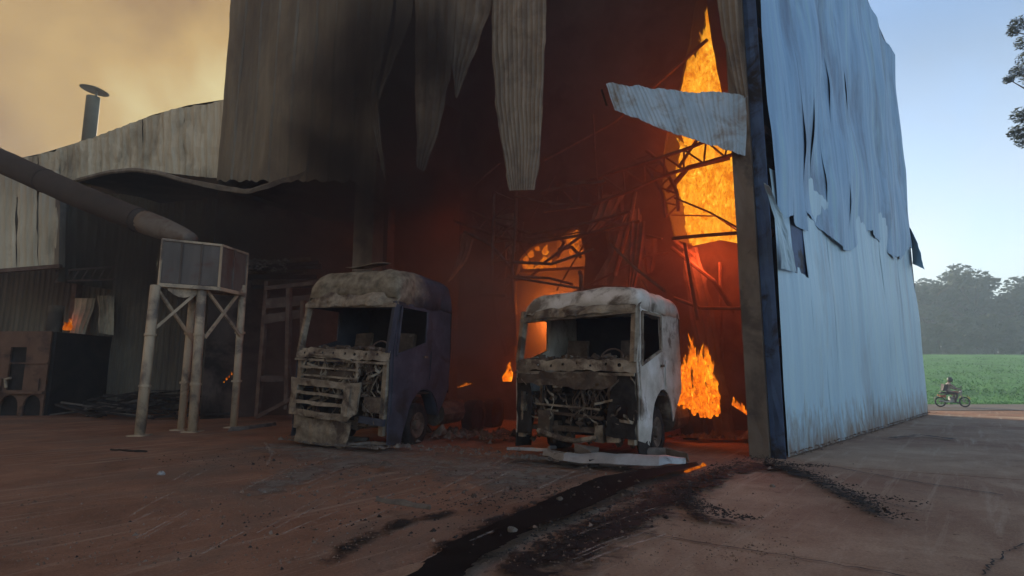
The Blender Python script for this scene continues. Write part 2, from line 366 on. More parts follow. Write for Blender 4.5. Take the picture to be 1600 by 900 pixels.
M['furnace'] = surf('furnace_paint', [(0.25, (0.124, 0.073, 0.049)), (0.75, (0.208, 0.127, 0.086))], scale=1.6, rough=0.75, stain=(0.07, 0.045, 0.035), sscale=1.0)
M['chimney'] = surf('chimney_steel', [(0.25, (0.10, 0.09, 0.06)), (0.75, (0.17, 0.15, 0.10))], scale=2)
M['ashmetal'] = surf('ash_grey_metal', [(0.22, (0.078, 0.061, 0.045)), (0.42, (0.186, 0.156, 0.117)), (0.6, (0.323, 0.285, 0.218)), (0.8, (0.489, 0.450, 0.352))], scale=3.2, rough=0.85, bump=0.6, bscale=22,
                    stain=(0.080, 0.058, 0.045), sscale=2.2, sedge=(0.5, 0.62))
M['rustmetal'] = surf('rust_metal', [(0.25, (0.046, 0.035, 0.029)), (0.5, (0.094, 0.070, 0.052)), (0.75, (0.169, 0.140, 0.111))], scale=4.0, rough=0.9, bump=0.6, bscale=25,
                      stain=(0.221, 0.195, 0.156), sscale=3.0, sedge=(0.55, 0.68))
M['bluecab'] = surf('scorched_blue_cab', [(0.25, (0.023, 0.028, 0.041)), (0.5, (0.044, 0.053, 0.077)), (0.78, (0.080, 0.093, 0.124))], scale=1.8, rough=0.7, bump=0.35, bscale=16,
                     stain=(0.03, 0.028, 0.03), sscale=1.6, sedge=(0.52, 0.66))
M['whitecab'] = surf('scorched_white_cab', [(0.22, (0.300, 0.279, 0.236)), (0.5, (0.556, 0.543, 0.492)), (0.78, (0.800, 0.800, 0.800))], scale=1.8, rough=0.75, bump=0.35, bscale=16,
                      stain=(0.160, 0.136, 0.109), sscale=1.7, sedge=(0.52, 0.64))
def burnt_roof():
    m = M['bluecab'].copy(); m.name = 'scorched_blue_roof'; nd, lk = m.node_tree.nodes, m.node_tree.links; bs = nd['Principled BSDF']
    old = bs.inputs['Base Color'].links[0].from_socket
    tcn = nd.new('ShaderNodeTexCoord'); sp = nd.new('ShaderNodeSeparateXYZ'); lk.new(tcn.outputs['Object'], sp.inputs[0])
    n1 = ntex(nd, lk, tcn.outputs['Object'], 2.0, 7, .65, .5); ad = nd.new('ShaderNodeMath'); ad.operation = 'MULTIPLY_ADD'; ad.inputs[1].default_value = 1.6; lk.new(n1, ad.inputs[0]); lk.new(sp.outputs['Y'], ad.inputs[2])
    r2 = ramp(nd, [(0.62, (1, 1, 1)), (0.85, (0, 0, 0))]); dv = nd.new('ShaderNodeMath'); dv.operation = 'DIVIDE'; dv.inputs[1].default_value = 2.5; lk.new(ad.outputs[0], dv.inputs[0]); lk.new(dv.outputs[0], r2.inputs[0])
    r3 = ramp(nd, [(.3, (.08, .068, .05)), (.5, (.20, .178, .13)), (.7, (.31, .285, .22))]); lk.new(ntex(nd, lk, tcn.outputs['Object'], 5, 6), r3.inputs[0])
    lk.new(mixc(nd, lk, r2.outputs[0], old, r3.outputs[0]), bs.inputs['Base Color']); return m
M['blueroof'] = burnt_roof()
M['char'] = surf('charcoal', [(0.3, (0.010, 0.009, 0.009)), (0.7, (0.040, 0.036, 0.034))], scale=6, rough=0.9, bump=0.5)
M['ash'] = surf('ash_lumps', [(0.3, (0.070, 0.062, 0.053)), (0.7, (0.217, 0.199, 0.175))], scale=5, rough=0.95, bump=0.5)
M['alu'] = surf('bare_aluminium', [(0.25, (0.224, 0.238, 0.245)), (0.75, (0.462, 0.490, 0.504))], scale=3, rough=0.5, metal=0.3, stain=(0.130, 0.117, 0.104), sscale=1.8, sedge=(0.54, 0.64))
M['tar'] = surf('tar_film', [(0.3, (0.006, 0.006, 0.006)), (0.7, (0.016, 0.015, 0.014))], scale=2.5, rough=0.75, bump=0.15, bscale=14, spec=0.06)
M['fire'] = flame_mat('fire', 1.3, 6.5)
M['fire_deep'] = flame_mat('fire_deep', 1.15, 9.0, True)
M['ember'] = flame_mat('ember', 0.45, 9.0, True)
M['rubber'] = surf('rubber', [(0.3, (0.012, 0.012, 0.012)), (0.7, (0.03, 0.03, 0.03))], bump=0.1)
M['moto_paint'] = surf('moto_paint', [(0.3, (0.30, 0.10, 0.03)), (0.7, (0.40, 0.16, 0.05))], rough=0.4, bump=0)
M['moto_dark'] = surf('moto_dark', [(0.3, (0.03, 0.03, 0.03)), (0.7, (0.07, 0.065, 0.06))], rough=0.5, bump=0)
M['moto_yellow'] = surf('moto_yellow', [(0.3, (0.35, 0.30, 0.05)), (0.7, (0.45, 0.38, 0.08))], rough=0.5, bump=0)
M['shirt'] = surf('grey_shirt', [(0.3, (0.20, 0.19, 0.19)), (0.7, (0.30, 0.29, 0.28))], scale=6, bump=0.1)
M['trousers'] = surf('dark_trousers', [(0.3, (0.05, 0.045, 0.045)), (0.7, (0.09, 0.08, 0.08))], scale=6, bump=0.1)
M['skin'] = surf('skin', [(0.3, (0.25, 0.15, 0.10)), (0.7, (0.32, 0.20, 0.14))], scale=6, bump=0)
M['helmet'] = surf('helmet', [(0.3, (0.05, 0.08, 0.075)), (0.7, (0.08, 0.11, 0.10))], rough=0.35, bump=0)
M['visor'] = surf('visor', [(0.3, (0.01, 0.012, 0.014)), (0.7, (0.02, 0.022, 0.025))], rough=0.15, bump=0)

# ------------------------------------------------------------------ ground, yard, road, field
ud = Vector((math.cos(R(30)), -math.sin(R(30)), 0))        # slab joints run along the hall front
def slab_uv(x, y):
    q = Vector((x, y, 0)) - A; det = ud.x * wd.y - ud.y * wd.x
    return ((q.x * wd.y - q.y * wd.x) / det, (ud.x * q.y - ud.y * q.x) / det)
SU, SV = (-0.3, 14.4), (-10.2, 16.0)
def in_slabs(x, y, m=0.0):
    u, v = slab_uv(x, y); return SU[0] - m < u < SU[1] + m and SV[0] - m < v < SV[1] + m
def gh(x, y):
    r_ = sstep(8, 16, x)
    far = -0.55 * sstep(24.5, 30, y)
    if y > 40: far += (y - 40) * 0.118 * sstep(38, 48, y) if y < 78 else 4.48 + (y - 78) * 0.03
    return far * r_ if y < 80 else far
def axis(lo, hi, dense_lo, dense_hi, step):
    a = [dense_lo + i * step for i in range(int((dense_hi - dense_lo) / step) + 1)]
    s_ = step; x = dense_hi
    while x < hi: s_ *= 1.35; x += s_; a.append(min(x, hi))
    s_ = step; x = dense_lo
    while x > lo: s_ *= 1.35; x -= s_; a.insert(0, max(x, lo))
    return a
def ground_z(x, y):
    z = gh(x, y) + 0.012 * vn((x, y, 0), 0.9) * (1 if not in_slabs(x, y, 1.5) else 0)
    u, v = slab_uv(x, y)
    din = min(u - SU[0], SU[1] - u, v - SV[0], SV[1] - v)
    return z - 0.09 * sstep(0.0, 0.3, din)
xs = axis(-390, 390, -26, 46, 0.4); ys = axis(-40, 390, 0, 82, 0.45)
g = MB(); g.v = [(x, y, ground_z(x, y)) for y in ys for x in xs]
nx = len(xs); g.f = [(j * nx + i, j * nx + i + 1, (j + 1) * nx + i + 1, (j + 1) * nx + i) for j in range(len(ys) - 1) for i in range(nx - 1)]
ground = kind(g.build('ground', M['earth'], smooth=True), 'structure')
yard = kind(MB().add([A + ud * u + wd * v + Up * -0.045 for u, v in ((SU[0], SV[0]), (SU[1], SV[0]), (SU[1], SV[1]), (SU[0], SV[1]))], [(0, 1, 2, 3)]).build('concrete_yard', M['crack']), 'structure')
ucuts = [-0.3, 7.4, 14.4]; vcuts = [-10.2, -6.5, -.6, 5.2, 10.6, 16.0]
for i in range(len(ucuts) - 1):
    for j in range(len(vcuts) - 1):
        gap = 0.007; b = MB(); u0, u1, v0, v1 = ucuts[i] + gap, ucuts[i + 1] - gap, vcuts[j] + gap, vcuts[j + 1] - gap
        dz = random.uniform(-0.003, 0.003); n = 16
        b.grid(n, n, lambda u, v: A + ud * lerp(u0, u1, u) + wd * lerp(v0, v1, v) + Up * (dz + 0.004 * vn((lerp(u0, u1, u), lerp(v0, v1, v), 3), 0.8)))
        k = len(b.v); rim = [x for x in range(n + 1)] + [(n + 1) * q + n for q in range(1, n + 1)] + [(n + 1) * n + x for x in range(n - 1, -1, -1)] + [(n + 1) * q for q in range(n - 1, 0, -1)]
        base = len(b.v); b.v += [(b.v[x][0], b.v[x][1], -0.04) for x in rim]
        b.f += [(rim[q], base + q, base + (q + 1) % len(rim), rim[(q + 1) % len(rim)]) for q in range(len(rim))]
        b.build('slab', M['concrete'], yard)
road = MB(); n = 60
road.grid(n, 6, lambda u, v: (lambda x, y: Vector((x, y, gh(x, y) + 0.05)))(lerp(13, 80, u), lerp(32.5, 38.4, v) + 0.02 * lerp(13, 80, u)))
kind(road.build('road', M['road'], smooth=True), 'structure')
fl = MB()
fl.grid(70, 70, lambda u, v: (lambda x, y: Vector((x, y, gh(x, y) + 0.05 + 0.05 * vn((x, y, 0), 0.5))))(lerp(14, 150, u), lerp(39.2, 128, v) + 0.4 * vn((u * 40, v * 40, 0), 1)))
field = kind(fl.build('field', M['field'], smooth=True), 'structure')
gr = MB(); rg = random.Random(5)
for _ in range(15000):
    y = 39.4 + 34 * rg.random() ** 1.6; x = y * rg.uniform(0.66, 1.05)
    z = gh(x, y) + 0.03; h = rg.uniform(0.04, 0.13) * (1.5 if vn((x, y, 0), 0.25) > 0.2 else 1); a = rg.uniform(0, 6.28); wdt = rg.uniform(0.03, 0.08)
    dx, dy = math.cos(a) * wdt, math.sin(a) * wdt; lx, ly = rg.uniform(-.1, .1), rg.uniform(-.1, .1)
    gr.add([(x - dx, y - dy, z), (x + dx, y + dy, z), (x + lx, y + ly, z + h)], [(0, 1, 2)])
o = kind(gr.build('grass', M['grass']), 'stuff'); o['label'] = 'green meadow grass beyond the road'

def ribbon(name, pts, wid, mat, z, label, nu=40, nv=6, wob=0.06):
    """A stain lying on the ground, along a path of photo pixels."""
    P = [G(*p) for p in pts]; b = MB(); uv = []
    for j in range(nv + 1):
        for i in range(nu + 1):
            u, v = i / nu, j / nv
            c = poly_at(P, u); d = (poly_at(P, min(1, u + .03)) - poly_at(P, max(0, u - .03))); nrm = Vector((-d.y, d.x, 0)).normalized()
            ww = wid[0] + (wid[1] - wid[0]) * u
            p = c + nrm * ((v - .5) * ww + wob * vn(c, 2.0, 3))
            b.v.append((p.x, p.y, z)); uv.append((u, v))
    b.f = [(j * (nu + 1) + i, j * (nu + 1) + i + 1, (j + 1) * (nu + 1) + i + 1, (j + 1) * (nu + 1) + i) for j in range(nv) for i in range(nu)]
    o = kind(b.build(name, mat, uv=uv), 'stuff'); o['label'] = label; return o
M['ashstain'] = alpha_mat('ash_dust', (0.23, 0.215, 0.19), 0.28, 0.58, 2.6, strength=0.8)
M['sootstain'] = alpha_mat('soot_smear', (0.013, 0.012, 0.012), 0.36, 0.54, 3.5)
M['scrape'] = alpha_mat('scrape', (0.40, 0.35, 0.30), 0.34, 0.62, 7, strength=0.8)
zz = 0.012
def nz_():
    global zz
    zz += 0.0035; return zz
ribbon('ash_dust', [(420, 690), (560, 712), (760, 735), (900, 760)], (3.0, 3.2), M['ashstain'], nz_(), 'grey ash dust spread over the yard before the burnt cabs', 40, 10, 0.3)
ribbon('ash_dust', [(380, 780), (470, 740), (600, 715)], (1.0, 1.6), M['ashstain'], nz_(), 'patch of grey ash trailing over the red earth')
ribbon('ash_dust', [(780, 720), (900, 728), (1060, 735)], (1.6, 1.4), M['ashstain'], nz_(), 'pale ash at the foot of the white cab')
for pts, wd_, lb in (
    ([(480, 900), (560, 850), (640, 815), (720, 800)], (0.35, 0.4), 'sooty drag mark crossing the earth'),
    ([(1190, 725), (1120, 745), (1060, 775), (1090, 812), (1180, 826)], (0.9, 0.35), 'sooty smear curling over the slabs'),
    ([(1190, 722), (1270, 750), (1340, 785), (1400, 822)], (0.8, 0.35), 'sooty smear running off from the wall corner'),
    ([(1010, 800), (930, 835), (860, 870), (800, 900)], (0.9, 1.0), 'sooty smear beside the black puddle'),
    ([(1110, 735), (1030, 790), (900, 860), (760, 930)], (1.3, 1.5), 'soot under the black liquid trail'),
    ([(1380, 688), (1440, 682), (1500, 690)], (0.35, 0.3), 'faint dark smear on the slabs beside the wall'),
    ([(1180, 725), (1200, 735), (1260, 735)], (1.3, 1.0), 'soot at the foot of the corner post'),
    ([(1060, 730), (960, 750), (860, 790), (760, 835), (650, 900)], (.5, .7), 'soot fringe along the upper shore of the black trail')):
    ribbon('soot_smear', pts, wd_, M['sootstain'], nz_(), lb)
rsx = random.Random(88)
for q in range(34):
    x = rsx.uniform(180, 900); y = rsx.uniform(735, 900); ln_ = rsx.uniform(25, 150) * (y - 600) / 200; sl_ = rsx.uniform(-.5, -.34) - (.12 if x < 400 else 0)
    pts = [(x, y), (x + ln_ * .5, y + ln_ * .5 * sl_ - 2), (x + ln_, y + ln_ * sl_)]
    ribbon('scrape_mark', pts, (rsx.uniform(.03, .075),) * 2, M['scrape'], nz_() if q % 4 == 0 else zz, 'thin pale drag scratch on the red earth', 24, 3, 0.015)
for pts, wd_ in (([(200, 862), (300, 806)], .06), ([(212, 862), (296, 813)], .035), ([(415, 742), (425, 715), (410, 695)], .09), ([(640, 905), (760, 850), (860, 815)], .07)):
    ribbon('scrape_mark', pts, (wd_, wd_), M['scrape'], nz_(), 'thin pale drag scratch on the red earth', 30, 3, 0.015)
# the black liquid trail: upper and lower shore as seen, lying on the slabs
zu = lambda x, y: (700 + x / 1.778, 660 + y / 1.778)
up_ = [G(*zu(*p)) for p in ((690, 128), (560, 150), (430, 170), (330, 210), (230, 260), (130, 310), (0, 372), (-60, 420), (-150, 500))]
lo_ = [G(*zu(*p)) for p in ((700, 138), (570, 172), (500, 205), (425, 255), (385, 288), (300, 318), (240, 368), (120, 440), (60, 500))]
lo_ = [a.lerp(b, .30 * sstep(2, 5, i)) for i, (a, b) in enumerate(zip(lo_, up_))]
pd = MB()
def pudpt(u, v):
    a, b = poly_at(up_, u), poly_at(lo_, u); p = a.lerp(b, v)
    e_ = 1 if v in (0, 1) else 0
    d = (0.14 * vfn(p, 1.8) + .08 * vfn(p, 6)) * e_
    return Vector((p.x + d, p.y + d, zz + 0.012))
isl = [zu(*q) for q in ((70, 355), (130, 330), (215, 300), (200, 318), (105, 345))]
pd.grid(220, 12, pudpt, lambda u, v: 0.655 < u < 0.735 and 0.22 < v < 0.38 - 0.6 * abs(u - 0.69))
o = pd.build('tar_puddle', M['tar']); tag(o, 'long black tar-like liquid trail across the yard', 'puddle')

def shards(name, mat, spots, label, smin, smax, flat=0.5, seed=1):
    b = MB(); rr = random.Random(seed)
    for p, sz in spots:
        n = 5; sz *= rr.uniform(0.6, 1.4); a0 = rr.uniform(0, 6.28); el = rr.uniform(0.5, 1.0)
        vs = []
        for k in range(n):
            a = a0 + 6.283 * k / n; r_ = sz * rr.uniform(0.6, 1.15); x, y = math.cos(a) * r_, math.sin(a) * r_ * el
            vs.append((p.x + x * math.cos(a0) - y * math.sin(a0), p.y + x * math.sin(a0) + y * math.cos(a0), p.z - 0.004))
        vs.append((p.x + rr.uniform(-.3, .3) * sz, p.y + rr.uniform(-.3, .3) * sz, p.z + sz * flat * rr.uniform(0.4, 1.3)))
        vs.append((p.x + rr.uniform(-.5, .5) * sz, p.y + rr.uniform(-.5, .5) * sz, p.z + sz * flat * rr.uniform(0.2, 0.9)))
        b.add(vs, [(k, (k + 1) % n, 5) for k in range(3)] + [(3, 4, 6), (4, 0, 6), (0, 5, 6), (3, 6, 5)])
    o = kind(b.build(name, mat), 'stuff'); o['label'] = label; return o
def along(paths, n, rr, smin, smax):
    sp = []
    for pts, w0, w1, k in paths:
        P = [G(*p) for p in pts]
        for _ in range(int(n * k)):
            u = rr.random(); c = poly_at(P, u); ww = lerp(w0, w1, u)
            p = c + Vector((rr.gauss(0, ww * .45), rr.gauss(0, ww * .45), 0)); p.z = zz + 0.006
            sp.append((p, rr.uniform(smin, smax) * (2.2 if rr.random() < .05 else 1)))
    return sp
rr = random.Random(11)
arcs = [([(1190, 722), (1120, 742), (1065, 772), (1075, 800), (1120, 818), (1180, 826)], .35, .14, 1.0), ([(1150, 735), (1090, 755), (1070, 790), (1130, 812)], .22, .14, .7),
        ([(1200, 725), (1270, 752), (1330, 782), (1400, 825)], .30, .22, 1.2), ([(1060, 760), (980, 810), (900, 840), (840, 880)], .5, .4, 1.0), ([(1180, 722), (1215, 735), (1290, 738)], .3, .2, .5),
        ([(900, 770), (800, 790), (700, 800)], .6, .5, .5), ([(1330, 790), (1390, 790), (1440, 800)], .25, .2, .15)]
shards('charcoal_crumbs', M['char'], along(arcs, 650, rr, .006, .022), 'black charcoal crumbs strewn in curved trails over the yard', 0, 0, .4, 3)
shards('scattered_crumbs', M['char'], along([([(350, 830), (700, 830), (1000, 800)], 1.6, 1.0, 1), ([(300, 720), (800, 760)], 1.2, 1.2, 1)], 350, rr, .006, .02), 'small dark crumbs scattered over the red earth', 0, 0, .6, 4)
shards('ash_lumps', M['ash'], along([([(455, 690), (560, 700), (640, 705)], .45, .35, 1), ([(800, 722), (920, 725), (1060, 730)], .35, .4, 1.0), ([(650, 705), (800, 720)], .8, .6, .5), ([(700, 690), (790, 690)], .9, .9, .4), ([(455, 694), (530, 703), (600, 708)], .2, .2, 1.3), ([(800, 722), (900, 730), (990, 734)], .18, .18, 1.3)], 420, rr, .01, .045),
       'pale ash and burnt lumps along the foot of the cabs', 0, 0, .6, 5)
shards('white_crumbs', M['ash'], along([([(420, 760), (700, 800)], 1.2, 1.2, 1), ([(870, 800), (1300, 730)], .6, .6, .4)], 110, rr, .008, .025), 'small pale flakes scattered over the yard', 0, 0, .5, 6)
rq = random.Random(31)
def scatter(n, x0, x1, y0, y1, s0, s1):
    o_ = []
    for _ in range(n):
        p = G(rq.uniform(x0, x1), y0 + (y1 - y0) * rq.random() ** .7); p.z = zz + .004; o_.append((p, rq.uniform(s0, s1) * (2.5 if rq.random() < .03 else 1)))
    return o_
shards('gravel', M['gravel'], scatter(2600, -30, 1250, 700, 905, .004, .013), 'reddish grit and small stones over the earth yard', 0, 0, .7, 21)
shards('burnt_scraps', M['rustmetal'], scatter(240, 420, 1000, 695, 790, .015, .05), 'burnt metal scraps littering the ground before the cabs', 0, 0, .5, 22)
shards('wall_foot_dirt', M['gravel'], [(WP(rq.uniform(0, WLEN), zz + .004, rq.uniform(.02, .02 + .35 * rq.random())), rq.uniform(.008, .03)) for _ in range(700)], 'dirt and grit gathered along the foot of the side wall', 0, 0, .6, 23)
shards('rubble', M['rustmetal'], along([([(690, 680), (800, 690)], .9, .7, 1), ([(1075, 690), (1190, 690)], .5, .5, .6), ([(640, 640), (790, 640)], 1.0, 1.0, .6)], 220, rr, .03, .13), 'burnt rubble heaped between and beside the cabs', 0, 0, .8, 33)
# crack lines in the slabs
def crackline(pts, wdt, z, seed):
    P = [G(*p) for p in pts]; rr = random.Random(seed); b = MB(); n = 26; vs = []
    for i in range(n + 1):
        c = poly_at(P, i / n) + Vector((rr.gauss(0, .012), rr.gauss(0, .012), 0)); d = (P[-1] - P[0]).normalized(); q = Vector((-d.y, d.x, 0)) * wdt * rr.uniform(.4, 1.2)
        vs += [(*(c + q).xy, z), (*(c - q).xy, z)]
    b.add(vs, [(2 * i, 2 * i + 1, 2 * i + 3, 2 * i + 2) for i in range(n)]); return b.build('crack', M['crack'], yard)
crackline([(1285, 727), (1420, 752), (1572, 775)], .016, .0125, 1)
crackline([(985, 831), (1190, 864), (1420, 902)], .011, .0125, 4)
crackline([(1600, 850), (1570, 866), (1548, 885), (1540, 900)], .009, .0125, 2)
crackline([(1300, 760), (1380, 785), (1440, 800)], .008, .0125, 3)

# ------------------------------------------------------------------ the burning hall
hall = thing('burning_warehouse', 'tall metal-clad warehouse burning inside, front torn open, bluish grey side wall', 'warehouse', A)
EAVE = 16.4
def ztop(s): return lerp(EAVE, 14.8, s / WLEN)
def rib(u, n):
    x = (u * n) % 1.0
    return max(0.0, min(1.0, min(x / .22, (1 - x) / .22) - .9)) if False else (1.0 if .36 < x < .64 else (max(0, (x - .22) / .14) if x < .5 else max(0, (.78 - x) / .14)))
def clad(name, PF, s0, s1, zb, zt_, mat, ribs=4, amp=.03, off=0.0, deform=None, nz=18, parent=None, smooth=False):
    b = MB(); nu = max(ribs * 5, 17)
    def f(u, v):
        s = lerp(s0, s1, u); z0 = zb(u) if callable(zb) else zb; z1 = zt_(s) if callable(zt_) else zt_
        z = lerp(z0, z1, v); d = amp * rib(u, ribs) + off; ds = dz = 0
        if ribs == 1: d = amp * (max(0, 1 - abs(u - .06) / .06) + .25 * max(0, 1 - abs(u - .5) / .08)) + off
        if deform:
            a = deform(u, v, s, z); ds, dz, dd = a; d += dd
        return PF(s + ds, z + dz, d)
    b.grid(nu, nz, f); return b.build(name, mat, parent or hall, solid=.004)
rs = random.Random(21)
NS = 16; sw = WLEN / NS
def zmid(s): return 5.0 + 1.8 * (s / WLEN) + .35 * math.sin(s * .9)
for i in range(NS):                                        # lower tier of the side wall
    s0, s1 = i * sw, (i + 1) * sw + .05; top = zmid((s0 + s1) / 2) + rs.uniform(.3, .6)
    if i == 1: top = 3.75
    if i == 0: top = 5.6
    ph = rs.uniform(0, 6); k = rs.uniform(.6, 1.3); lift = rs.choice((0, 0, .03, .05))
    def dfl(u, v, s, z, ph=ph, k=k, lift=lift):
        d = .04 * vn((s * 1.2, z * .35, 2), 1.0) + .012 * vn((s * 3, z * .6, ph), 1.0) + .03 * max(0, v - .8) + .04 * math.sin(s * .8 + 1.0) * math.sin(z * .6) + .05 * vn((s * .5, z * .5, 1), 1.0)
        return (0, 0, d + lift * max(0, u - .7) * math.sin(math.pi * min(1, v * 1.2)))
    jag = [rs.uniform(-.1, .1) for _ in range(6)]
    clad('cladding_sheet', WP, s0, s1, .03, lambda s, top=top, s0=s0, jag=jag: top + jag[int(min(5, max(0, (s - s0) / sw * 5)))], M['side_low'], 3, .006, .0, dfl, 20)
SL = {2: (.045, .15, .05), 3: (.05, .20, .06), 4: (.045, .13, .05), 5: (.05, .40, .05), 6: (.035, .12, .04), 7: (.035, .45, .05)}
for i in range(NS):                                        # upper tier, buckled by the heat
    s0, s1 = i * sw, (i + 1) * sw + .07; bot = zmid((s0 + s1) / 2) - rs.uniform(.3, .5)
    if i == 1: bot = 4.75
    ph = rs.uniform(0, 9); slit, c, wv = SL.get(i, (0, .3, .1)); flare = rs.uniform(.0, .015)
    lean = .30 * (1 - i / NS)
    def dfu(u, v, s, z, ph=ph, slit=slit, c=c, wv=wv, flare=flare, lean=lean):
        lens = math.exp(-((v - c) / wv) ** 2)
        d = .20 * vn((s * .45, z * .3, 3), 1.0) + .07 * vn((s * 1.2, z * .5, 5), 1.0) + .05 * max(0, vn((s * .9, z * .7, 8), 1.0)) * math.sin(z * 2.2 + s) + .006 * vn((s * 2, z * 1.1, ph), 1.0) + flare * max(0, .3 - v) * 2.2 + 1.1 * slit * lens * (1 - u) ** 2
        ds = slit * lens * (1 - u) ** 1.5 + lean * max(0, .28 - v) * 1.5
        return (ds, 0, d)
    jag = [rs.uniform(-.03, .03) for _ in range(5)]
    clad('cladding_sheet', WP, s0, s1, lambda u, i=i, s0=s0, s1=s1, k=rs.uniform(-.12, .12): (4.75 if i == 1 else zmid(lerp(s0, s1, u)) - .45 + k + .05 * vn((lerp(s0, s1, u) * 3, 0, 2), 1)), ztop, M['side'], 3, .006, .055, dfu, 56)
MB().grid(2, 2, lambda u, v: WP(lerp(.25, WLEN - .1, u), lerp(.0, ztop(lerp(0, WLEN, u)) - .1, v), -.28)).build('light_block', M['soot'], hall, solid=.03)  # added dark backing, blocks light behind the gaps between the sheets
MB().grid(3, 3, lambda u, v: WP(lerp(.75, 2.15, u), lerp(3.2, 5.6, v), -.035)).build('exposed_liner', M['bluetrim'], hall, solid=.01)
for z in (2.2, 4.4, 6.6, 8.8, 11.0, 13.2):                 # girts behind the side wall
    MB().bar(WP(.2, z, -.14), WP(WLEN - .2, z * (1 if z < 12 else .98), -.14), .12, .16).build('girt', M['steel'], hall)
# bits of sheet bent away from the side wall
def strip(name, Lp, Rp, mat, parent, ribs=0, amp=.02, nrow=24, ncol=None, nrm=None, ribv=0, wob=.07, solid=.004, seed=0):
    b = MB(); ncol = ncol or max(4, ribs * 4)
    def f(u, v):
        a, c = poly_at(Lp, v), poly_at(Rp, v); p = a.lerp(c, u); q = nrm or fn
        if u in (0, 1): p = p + (c - a).normalized() * (.05 * vn(p, 2.2, seed + 3) + .03 * vn(p, 7, seed))
        return p + q * (amp * (rib(u, ribs) if ribs else (rib(v, ribv) if ribv else 0)) + wob * vn(p, 1.3, seed) + wob * .4 * vn(p, 4.0, seed))
    b.grid(ncol, nrow, f); return b.build(name, mat, parent, solid=solid)
strip('bent_sheet', [Wpx(1192, 285, .35), Wpx(1205, 330, .30), Wpx(1222, 420, .12)], [Wpx(1203, 292, .45), Wpx(1226, 350, .30), Wpx(1246, 425, .10)], M['side_low'], hall, 2, .012, 14, nrm=wn_)
strip('bent_sheet', [at(1416, 350, 22.3), at(1424, 385, 22.4), at(1428, 412, 22.5)], [at(1423, 357, 22.0), at(1440, 395, 21.8), at(1446, 421, 21.8)], M['side_low'], hall, 2, .012, 10, nrm=wn_)
# corner: concrete post, dark blue flashing, peeled trim
MB().grid(3, 40, lambda u, v: (lambda z: FP(.30 + .36 * u, z, .02 + .012 * vn((u * 3, z * 2, 0), 1.3)))(15.6 * v)).build('column', M['column'], hall, solid=.3)
MB().grid(3, 40, lambda u, v: (lambda z: FP(.03 + .25 * u, z, .10 + .03 * vn((u * 2, z * 1.6, 4), 1.0) - .05 * u))(15.4 * v)).build('corner_flashing', M['bluetrim'], hall, solid=.02)
strip('peeled_trim', [Fpx(1118, -40, .3), Fpx(1130, 60, .25), Fpx(1150, 150, .2)], [Fpx(1152, -40, .35), Fpx(1156, 60, .3), Fpx(1168, 152, .22)], M['torn'], hall, 3, .02, 20, wob=.06)
# upper front cladding, sooty sheets
nf = 8; t0 = 10.6; fw = (FLEN - t0) / nf
for i in range(nf):
    a, b_ = t0 + i * fw, t0 + (i + 1) * fw + .05; ph = rs.uniform(0, 9)
    bot = lerp(7.2, 8.55, (a - t0) / (FLEN - t0)) + rs.uniform(-.12, .12) - (.5 if i == 0 else 0)
    def dff(u, v, s, z, ph=ph):
        return (.05 * vn((s, z * .4, ph), 1) * (1 - v), 0, .07 * vn((s * .7, z * .4, 2), 1) + .04 * vn((s * 2, z, ph), 1) + .1 * max(0, .25 - v))
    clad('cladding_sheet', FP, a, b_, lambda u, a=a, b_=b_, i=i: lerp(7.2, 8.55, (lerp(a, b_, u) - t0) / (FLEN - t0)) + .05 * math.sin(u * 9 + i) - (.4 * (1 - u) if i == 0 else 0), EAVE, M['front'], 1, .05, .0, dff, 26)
# torn sheets hanging over the opening
def S(*p):
    q = [Fpx(x, y, o_) for x, y, o_ in p]
    return [Vector((q[0].x, q[0].y, EAVE))] + q
strip('torn_sheet', S((580, -60, .1), (575, 100, .15), (583, 200, .2), (600, 275, .25)), S((622, -60, .1), (608, 40, .15), (588, 140, .2), (604, 285, .25)), M['front'], hall, 3, .025, 24, seed=1)
strip('torn_sheet', S((624, -60, .05), (616, 40, .1), (600, 110, .2), (590, 152, .3)), S((650, -60, .05), (642, 30, .1), (618, 95, .2), (592, 156, .3)), M['front'], hall, 2, .02, 20, seed=2)
strip('torn_sheet', S((650, -60, .1), (648, 100, .15), (650, 200, .25), (652, 262, .35)), S((712, -60, .1), (706, 100, .15), (690, 190, .25), (664, 268, .35)), M['torn'], hall, 4, .03, 26, seed=3)
strip('torn_sheet', S((712, -60, .06), (708, 30, .1), (705, 90, .15), (712, 150, .2)), S((778, -60, .06), (764, 20, .1), (738, 90, .15), (714, 155, .2)), M['torn'], hall, 4, .03, 22, seed=4)
strip('torn_sheet', S((770, -60, .25), (768, 60, .3), (774, 160, .4), (786, 235, .5), (796, 298, .55)), S((852, -60, .25), (853, 60, .3), (848, 150, .4), (845, 235, .5), (836, 297, .55)), M['torn'], hall, 11, .022, 40, seed=5, wob=.05)
# sheet torn from the corner and folded outwards
strip('peeled_sheet', [at(946, 130, 10.2), at(1010, 136, 10.5), at(1090, 144, 10.9), at(1168, 149, 11.2)], [at(961, 172, 10.15), at(1040, 204, 10.4), at(1110, 226, 10.8), at(1164, 244, 11.15)], M['peeled'], hall, 0, .014, 120, 10, nrm=Vector((0, -1, 0)), ribv=28, wob=.07, seed=6)
MB().tube([at(940, 140, 10.35), at(948, 165, 10.35)], .02, 6).build('torn_rod', M['soot'], hall)
